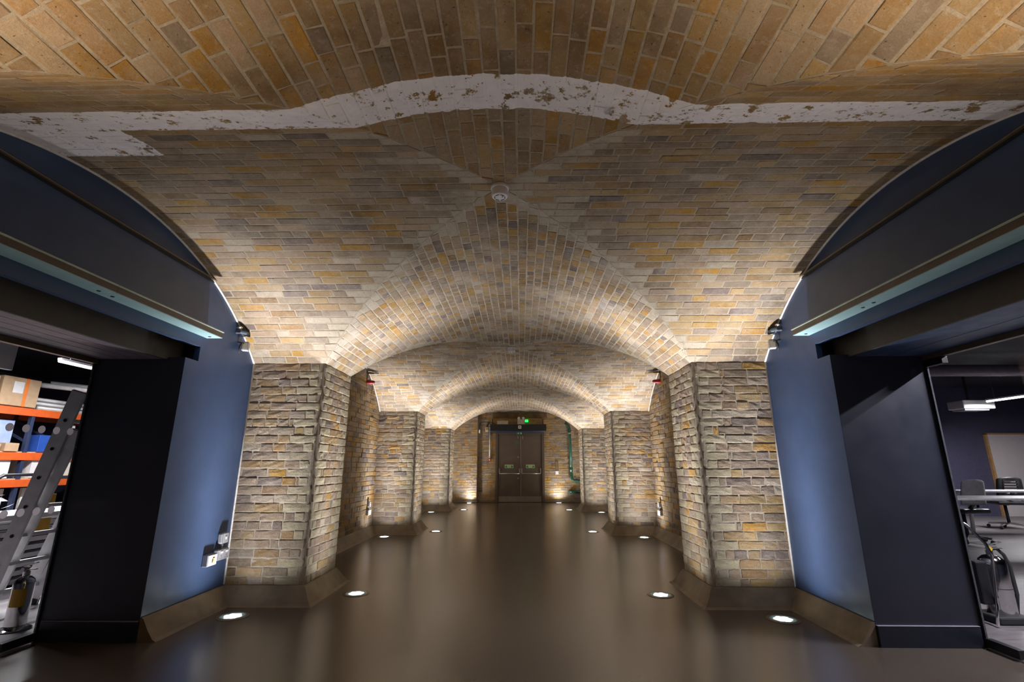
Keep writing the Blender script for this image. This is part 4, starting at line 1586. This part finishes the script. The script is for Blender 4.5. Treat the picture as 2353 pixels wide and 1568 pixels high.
ZT = 1.93 + 0.0705
carton('cardboard_box', (RXK - 0.32, 6.22, ZT), (0.6, 1.05, 0.40), 'cardboard', 'long brown cardboard box on top of the racking', 'box')
carton('cardboard_box', (RXK - 0.30, 7.05, ZT), (0.6, 0.56, 0.42), 'cardboard', 'brown cardboard box with orange tape on top of the racking', 'box', tape=0.05)
ps = MB()
for i, (dx, dz) in enumerate(((0, 0.03), (0.09, 0.03), (0.18, 0.03), (0.05, 0.10), (0.14, 0.10), (0.1, 0.17))):
    MBt = empty('metal_tube', (RXK - 0.16 - dx, 8.2, ZT + dz - 0.03), 'pale metal tube on top of the racking, %s' % ('lowest layer at the front edge', 'lowest layer in the middle', 'lowest layer at the back', 'second layer at the front', 'second layer at the back', 'topmost of the heap')[i], 'tube', 'metal tubes on top of the racking')
    MB().tube([(RXK - 0.16 - dx, 7.5, ZT + dz), (RXK - 0.16 - dx, 9.3, ZT + dz)], 0.03, 8).build('tube', 'aluminium', MBt, smooth=True)
Z2 = 1.275 + 0.0705
carton('storage_crate', (RXK - 0.14, 7.62, Z2), (0.24, 0.18, 0.26), 'crate_blue', 'small bright blue crate on the middle rack shelf', 'crate')
for i, (y, w_, h_, mt, lab) in enumerate(((6.35, 0.55, 0.5, 'pale_blue', 'large pale blue foam sheet on the middle rack shelf'), (7.06, 0.36, 0.46, 'pale_blue', 'smaller pale blue foam sheet beside the rack upright'),
                                          (8.1, 0.32, 0.46, 'white_board', 'white board standing at the right of the middle shelf'), (8.6, 0.3, 0.44, 'white_board', 'second white board at the far right of the middle shelf'))):
    o = MB().box((RXK - 0.20, y - w_ / 2, Z2 + 0.001), (RXK - 0.17, y + w_ / 2, Z2 + h_)).build('foam_sheet' if i < 2 else 'white_panel', mt, bevel=0.003)
    tag(o, lab, 'sheet' if i < 2 else 'panel')
for i, (y, w_, h_) in enumerate(((6.1, 0.3, 0.07), (6.45, 0.28, 0.06), (6.86, 0.24, 0.10), (7.14, 0.2, 0.12))):
    carton('cardboard_box', (RXK - 0.085, y, Z2), (0.14, w_, h_), 'timber' if i < 2 else 'cardboard', ('flat brown box at the front of the middle shelf, first from the left', 'flat brown box at the front of the middle shelf, second from the left',
           'small brown box at the front of the middle shelf before the upright', 'small brown box at the front of the middle shelf behind the upright')[i], 'box')
Z3 = 0.885 + 0.0705
for i, (y, w_, h_, mt, lab) in enumerate(((6.55, 0.5, 0.24, 'black', 'black tool case on the lower rack shelf'), (7.02, 0.34, 0.27, 'white_board', 'white box on the lower rack shelf beside the upright'),
                                          (7.62, 0.22, 0.30, 'white_board', 'narrow white box on the lower rack shelf right of the upright'), (8.05, 0.25, 0.28, 'cream_plastic', 'cream box at the right end of the lower rack shelf'))):
    carton('tool_case' if i == 0 else 'storage_box', (RXK - 0.20, y, Z3), (0.34, w_, h_), mt, lab, 'box')
for i, (y, w_, lab) in enumerate(((6.55, 0.22, 'left'), (6.92, 0.2, 'middle'), (7.18, 0.2, 'right'), (7.65, 0.2, 'rightmost'))):
    o = MB().box((RXK - 0.16, y - w_ / 2, 0.356), (RXK - 0.12, y + w_ / 2, 0.81)).build('white_panel', 'white_board', bevel=0.003)
    tag(o, 'white panel leaning under the lowest orange beam, %s of the row' % lab, 'panel', 'white panels under the lowest beam')
pal = empty('timber_pallet', (RXK - 0.1, 7.0, 0), 'low wooden pallet stack on the floor under the racking', 'pallet')
for i in range(6):
    MB().box((RXK - 0.62 + i * 0.17, 5.9, 0.325), (RXK - 0.50 + i * 0.17, 8.4, 0.355)).build('deck_board', 'timber', pal, bevel=0.003)
for y in (6.0, 7.1, 8.3):
    MB().box((RXK - 0.6, y - 0.05, 0.0), (RXK + 0.36, y + 0.05, 0.322)).build('bearer', 'timber', pal, bevel=0.003)
# bundle of pale metal profiles on the floor near the glass
rng = random.Random(5)
nb = 0
for row in range(9):
    for c in range(5):
        lay_ = ('bottom', 'second', 'third', 'fourth', 'fifth', 'sixth', 'seventh', 'eighth', 'top')[row]
        x = -4.85 - c * 0.13 + rng.uniform(-.01, .01)
        z = 0.03 + row * 0.075
        y0 = 4.55 + rng.uniform(-.15, .15)
        o = MB().box((x - 0.05, y0, z), (x + 0.05, y0 + 2.6, z + 0.045)).build('metal_profile', 'aluminium' if rng.random() < 0.8 else 'white_board', bevel=0.003)
        tag(o, 'pale metal profile in the workshop stack, %s layer up, %s from the glass' % (lay_, ('first', 'second', 'third', 'fourth', 'fifth')[c]), 'profile', 'metal profiles stacked on the workshop floor')
for i, (z, h_) in enumerate(((0.715, 0.14), (0.46, 0.16))):
    o = MB().box((-4.796, 5.05, z), (-4.786, 5.25, z + h_)).build('ochre_tag', 'ochre_label', bevel=0.001)
    tag(o, ('upper' if i == 0 else 'lower') + ' ochre tag hanging on the stack of metal profiles', 'tag')
fo = MB()
rng = random.Random(9)
for i in range(26):
    p = Vector((-4.95 + rng.uniform(-.22, .22), 4.62 + rng.uniform(-.2, .25), 0.72 + rng.uniform(0, .16)))
    q = p + Vector((rng.uniform(-.1, .1), rng.uniform(-.1, .1), rng.uniform(-.05, .05)))
    r = p + Vector((rng.uniform(-.1, .1), rng.uniform(-.1, .1), rng.uniform(-.05, .05)))
    fo.add([p, q, r], [(0, 1, 2)])
o = fo.build('crumpled_foil', 'foil')
tag(o, 'crumpled silver foil lying on the stack of metal profiles', 'foil')

# ladder leaning on the wall just inside
ld = empty('ladder', (-3.9, 4.1, 0), 'grey aluminium ladder leaning just inside the workshop glass', 'ladder')
top, foot = Vector((-3.40, 3.77, 1.72)), Vector((-4.08, 4.05, 0.0))
sh = Vector((0.02, 0.40, 0))
for off in (Vector((0, 0, 0)), sh):
    st = MB().bar(top + off, foot + off, 0.03, 0.10, (1, 0.2, 0.3)).build('stile', 'aluminium', ld, bevel=0.004)
    MB().bar(foot + off + Vector((0, 0, 0.0)), foot + off + (top - foot) * 0.035, 0.04, 0.10, (1, 0.2, 0.3)).build('foot', 'black_rubber', st)
for k in range(7):
    p = foot.lerp(top, 0.10 + 0.128 * k)
    rg = MB().bar(p - sh * 0.02, p + sh * 1.02, 0.03, 0.028).build('rung', 'aluminium', ld, bevel=0.003)
    MB().lathe([(0.013, 0), (0.013, 0.003), (0, 0.003)], p + Vector((0.006, -0.019, 0)), 10, (0.2, -1, 0)).build('rung_plug', 'black', rg)
# second stile pair (rear half of the combination ladder)
for off in (Vector((-0.03, 0.09, 0)), sh + Vector((-0.03, -0.05, 0))):
    MB().bar(top + off + Vector((0, 0, -0.3)), foot + off + Vector((-0.05, 0.05, 0)), 0.028, 0.09, (1, 0.2, 0.3)).build('inner_stile', 'aluminium', ld, bevel=0.003)
# black trolley handle behind the ladder
th = empty('trolley', (-6.3, 6.1, 0), 'black tube handled trolley standing behind the ladder', 'trolley')
MB().tube([(-6.03, 5.76, 0.2), (-6.03, 5.76, 0.92), (-6.05, 5.79, 0.99), (-6.09, 5.9, 1.03), (-6.12, 6.1, 1.03), (-6.15, 6.4, 1.03)], 0.02, 8).build('handle', 'black', th, smooth=True)
MB().box((-6.7, 5.7, 0.14), (-6.0, 6.5, 0.2)).build('deck', 'black', th, bevel=0.006)
for x in (-6.6, -6.1):
    for y in (5.8, 6.4):
        MB().lathe([(0.0, -0.02), (0.06, -0.02), (0.068, 0.0), (0.06, 0.02), (0.0, 0.02)], (x, y, 0.069), 14, (0, 1, 0)).build('wheel', 'black_rubber', th, smooth='auto')
# wall mounted white panel hung in the workshop
wp = MB().box((-4.9, 3.2, 2.05), (-4.86, 4.56, 2.62)).build('hanging_panel', 'white_board', bevel=0.004)
tag(wp, 'white panel hanging under the black ceiling at the edge of the workshop view', 'panel')
for i, z in enumerate((2.28, 2.33)):
    o = MB().tube([(-7.5, 7.4 + i * 0.2, z + .1), (-6.6, 8.6, z + .06), (-6.4, 9.4, z + .08)], 0.04, 8).build('ceiling_pipe', 'aluminium', smooth=True)
    tag(o, '%s pale pipe running below the black workshop ceiling' % ('upper' if i else 'lower'), 'pipe')


# fire extinguishers on chrome stands
def extinguisher(c, h, r, label, stand, hose):
    x, y, z = c
    t = empty('fire_extinguisher', c, label, 'fire extinguisher')
    MB().lathe([(0.0, 0.02), (r * 0.9, 0.02), (r, 0.04), (r, h * 0.86), (r * 0.9, h * 0.93), (r * 0.55, h * 0.985), (0.022, h), (0.022, h + 0.03), (0, h + 0.03)], (x, y, z), 28).build('cylinder', 'chrome', t, smooth='auto')
    if stand == 'ring':
        MB().lathe([(0.0, 0.0), (r + 0.03, 0.0), (r + 0.035, 0.012), (r + 0.02, 0.022), (0, 0.022)], (x, y, z), 28).build('stand_base', 'chrome', t, smooth='auto')
        vs, fs = [], []
        for k in range(9):
            a = -1.9 + k * 1.5 / 8
            for zz in (h * 0.45, h * 0.78):
                vs.append((x + (r + .001) * math.cos(a), y + (r + .001) * math.sin(a), z + zz))
        for k in range(8):
            fs.append((2 * k, 2 * k + 2, 2 * k + 3, 2 * k + 1))
        MB().add(vs, fs).build('label_sheet', 'ochre_label', t)
    else:
        MB().box((x - r - 0.05, y - r - 0.03, z), (x + r + 0.03, y + r + 0.03, z + 0.055)).build('stand_base', 'black_rubber', t, bevel=0.012)
        MB().lathe([(r + 0.002, 0.0), (r + 0.002, 0.004)], (x, y, z + h * 0.5), 28).build('band', 'black', t)
    vl = MB().tube([(x, y, z + h + 0.02), (x, y, z + h + 0.06)], 0.016, 10).build('valve', 'steel', t, smooth='auto')
    MB().bar((x - 0.02, y, z + h + 0.065), (x + 0.085, y - 0.02, z + h + 0.095), 0.022, 0.008).build('lever', 'steel', vl, bevel=0.002)
    MB().bar((x - 0.02, y, z + h + 0.045), (x + 0.085, y - 0.02, z + h + 0.050), 0.022, 0.008).build('carry_handle', 'steel', vl, bevel=0.002)
    MB().lathe([(0.015, 0), (0.015, 0.014), (0, 0.014)], (x - 0.01, y - 0.016, z + h + 0.045), 12, (0, -1, 0)).build('gauge', 'yellow' if hose else 'steel', vl)
    if hose:
        MB().tube([(x + 0.015, y, z + h + 0.04), (x + 0.06, y, z + h + 0.045), (x + 0.105, y, z + h + 0.0), (x + r + 0.045, y, z + h - 0.08), (x + r + 0.05, y, z + h * 0.4), (x + r + 0.02, y, z + 0.06)],
                  0.013, 10).build('hose', 'black_rubber', t, smooth=True)
        MB().tube([(x + r + 0.02, y, z + 0.16), (x + r + 0.012, y, z + 0.05)], [0.014, 0.02], 10).build('nozzle', 'black', t)
    elif stand == 'block':
        MB().tube([(x - 0.02, y, z + h + 0.035), (x - 0.07, y, z + h + 0.05), (x - r - 0.02, y, z + h - 0.02), (x - r - 0.018, y, z + h * 0.6)], 0.011, 8).build('hose', 'black_rubber', t, smooth=True)
    return t


extinguisher((-3.52, 3.80, 0.0), 0.36, 0.062, 'chrome fire extinguisher with an ochre label inside the workshop glass door', 'ring', False)
extinguisher((3.80, 4.14, 0.0), 0.47, 0.088, 'polished chrome fire extinguisher with a black hose in the meeting room', 'block', True)
# chrome tube frame beside it
fr = empty('chrome_trolley', (3.6, 3.95, 0), 'bent chrome tube trolley frame beside the polished extinguisher', 'trolley')
for dx, dy in ((0, 0), (0.04, 0.36)):
    MB().tube([(3.52 + dx, 4.05 + dy, 0.76), (3.55 + dx, 4.00 + dy, 0.70), (3.60 + dx, 3.93 + dy, 0.58), (3.615 + dx, 3.915 + dy, 0.50), (3.66 + dx, 4.02 + dy, 0.16), (3.64 + dx, 4.0 + dy, 0.13), (3.60 + dx, 3.98 + dy, 0.012)],
              0.010, 10).build('frame_tube', 'chrome', fr, smooth=True)
MB().tube([(3.52, 4.05, 0.76), (3.56, 4.41, 0.76)], 0.010, 8).build('cross_tube', 'chrome', fr)
MB().box((3.57, 4.02, 0.14), (3.66, 4.36, 0.44)).build('black_case', 'black', fr, bevel=0.012)
MB().box((3.662, 4.10, 0.26), (3.664, 4.2, 0.30)).build('case_label', 'grey_plastic', fr)

# ---------------- meeting room
md = empty('door_4', (12.2, RY1_, 0), 'white flush door in an oak frame on the navy meeting room wall', kind='structure')
DXa, DXb, DZ = 11.30, 12.55, 1.86
MB().box((DXa, RY1_ - 0.05, 0), (DXb, RY1_ - 0.01, DZ)).build('leaf', 'door_white', md, bevel=0.003)
for a, b, z0, z1 in ((DXa - 0.05, DXa, 0, DZ + 0.02), (DXb, DXb + 0.05, 0, DZ + 0.02), (DXa - 0.05, DXb + 0.05, DZ, DZ + 0.03)):
    MB().box((a, RY1_ - 0.07, z0), (b, RY1_ - 0.005, z1)).build('frame', 'oak_frame', md)
MB().tube([(DXa + 0.09, RY1_ - 0.06, 0.80), (DXa + 0.09, RY1_ - 0.11, 0.80), (DXa + 0.25, RY1_ - 0.11, 0.80)], 0.014, 8).build('handle', 'black', md)
MB().lathe([(0.03, 0), (0.03, 0.01), (0, 0.01)], (DXa + 0.10, RY1_ - 0.05, 0.71), 12, (0, -1, 0)).build('keyhole_plate', 'black', md)


def table(cx, cy, L, D, z, label):
    t = empty('meeting_table', (cx, cy, 0), label, 'table')
    MB().box((cx - L / 2, cy - D / 2, z - 0.028), (cx + L / 2, cy + D / 2, z)).build('table_top', 'table_top', t, bevel=0.004)
    for a in (-1, 1):
        for b in (-1, 1):
            lg = MB().tube([(cx + a * (L / 2 - 0.22), cy + b * (D / 2 - 0.12), z - 0.028), (cx + a * (L / 2 - 0.10), cy + b * (D / 2 - 0.05), 0.012)], 0.028, 12).build('leg', 'leg_grey', t, smooth=True)
            MB().lathe([(0.03, 0), (0.03, 0.02), (0, 0.02)], (cx + a * (L / 2 - 0.10), cy + b * (D / 2 - 0.05), 0), 10).build('foot', 'black_rubber', lg)
    return t


table(6.7, 7.15, 1.85, 0.6, 0.72, 'nearer pale meeting table on splayed grey legs')
table(8.6, 9.0, 1.9, 0.5, 0.72, 'farther pale meeting table behind the office chairs')


def office_chair(cx, cy, rz, label, slots):
    t = empty('office_chair', (cx, cy, 0), label, 'chair', 'office chairs in the meeting room')
    R = Matrix.Rotation(rz, 3, 'Z')
    O = Vector((cx, cy, 0))

    def P(x, y, z):
        return O + R @ Vector((x, y, z))
    for k in range(5):
        a = 2 * PI * k / 5
        ba = MB().bar(P(0, 0, 0.10), P(0.29 * math.cos(a), 0.29 * math.sin(a), 0.075), 0.035, 0.03).build('base_arm', 'chrome', t, bevel=0.004)
        MB().lathe([(0.0, -0.02), (0.027, -0.02), (0.03, 0), (0.027, 0.02), (0, 0.02)], P(0.29 * math.cos(a), 0.29 * math.sin(a), 0.031), 12, R @ Vector((math.sin(a), -math.cos(a), 0))).build('caster', 'black_rubber', ba, smooth='auto')
    MB().tube([P(0, 0, 0.1), P(0, 0, 0.42)], 0.025, 10).build('gas_lift', 'black', t, smooth=True)
    m = MB()
    m.box((cx - 0.24, cy - 0.24, 0.43), (cx + 0.24, cy + 0.24, 0.50), R, (cx, cy, 0.45))
    m.build('seat', 'black', t, bevel=0.03)
    # back, curved, facing +y local is the front; the back is at -y
    vs, fs = [], []
    nx, nz = 8, 8
    for j in range(nz + 1):
        for i in range(nx + 1):
            u = -1 + 2 * i / nx
            w_ = 0.22 - 0.03 * (j / nz) ** 2
            z = 0.56 + 0.37 * j / nz
            if j == nz:
                z -= 0.03 * abs(u) ** 3
            vs.append(P(w_ * u, -0.25 + 0.05 * u * u - 0.06 * j / nz, z))
    for j in range(nz):
        for i in range(nx):
            if slots and j in (2, 3, 4, 5, 6) and 2 <= i <= 5 and i != 3.5:
                continue
            a = j * (nx + 1) + i
            fs.append((a, a + 1, a + nx + 2, a + nx + 1))
    b = MB().add(vs, fs).build('backrest', 'black' if slots else 'mesh_grey', t, smooth=True)
    sd = b.modifiers.new('thick', 'SOLIDIFY')
    sd.thickness = 0.022
    if slots:
        for j in (2, 3, 4, 5, 6):
            z = 0.56 + 0.37 * (j + 0.5) / nz
            y = -0.25 - 0.06 * (j + .5) / nz
            MB().bar(P(-0.12, y + 0.012, z + 0.012), P(0.12, y + 0.012, z + 0.012), 0.016, 0.026).build('back_slat', 'black', t)
    MB().bar(P(0, -0.05, 0.42), P(0, -0.28, 0.66), 0.06, 0.025).build('back_arm', 'black', t, bevel=0.004)
    for q in (-1, 1):
        ap = MB().tube([P(q * 0.2, 0, 0.45), P(q * 0.29, 0, 0.48), P(q * 0.30, -0.02, 0.66)], 0.018, 8).build('armrest_post', 'black', t, smooth=True)
        MB().box((cx + q * 0.30 - 0.04, cy - 0.12, 0.655), (cx + q * 0.30 + 0.04, cy + 0.12, 0.685), R, (cx, cy, 0.67)).build('armrest', 'black', ap, bevel=0.01)
    return t


office_chair(7.03, 8.08, 0.15, 'grey mesh backed office chair between the two meeting tables', False)
office_chair(9.27, 9.75, -0.2, 'black slotted back office chair by the white door', True)
pj = empty('projector', (9.55, 10.3, 2.28), 'grey boxy projector hanging below the black meeting room ceiling', 'projector')
MB().box((9.3, 10.15, 2.28), (9.95, 10.55, 2.46)).build('body', 'white_board', pj, bevel=0.02)
MB().box((9.35, 10.2, 2.25), (9.85, 10.5, 2.28)).build('mount_plate', 'grey_plastic', pj)
MB().tube([(9.6, 10.35, 2.46), (9.6, 10.35, 3.0)], 0.025, 8).build('pole', 'black', pj)
for i, (y, z, r) in enumerate(((8.2, 2.72, 0.09), (9.0, 2.8, 0.05))):
    o = MB().tube([(5.0, y, z), (12.5, y, z)], r, 12).build('ceiling_duct', 'slat_grey', smooth=True)
    tag(o, ('wide' if i == 0 else 'slim') + ' dark duct running under the meeting room ceiling', 'duct')

# faint stencilled figure on the white band of the nearest vault
_a = math.asin(0.565 / RX)
mk = text('8', 0.085, (0.565 - math.sin(_a) * 0.006, 1.985, ZC - RX + RX * math.cos(_a) - math.cos(_a) * 0.006), (PI, -_a, 0.9), 'stencil_grey', None, 'painted_figure', 0.0003)
tag(mk, 'faint grey stencilled figure on the flaking white painted band', 'marking')
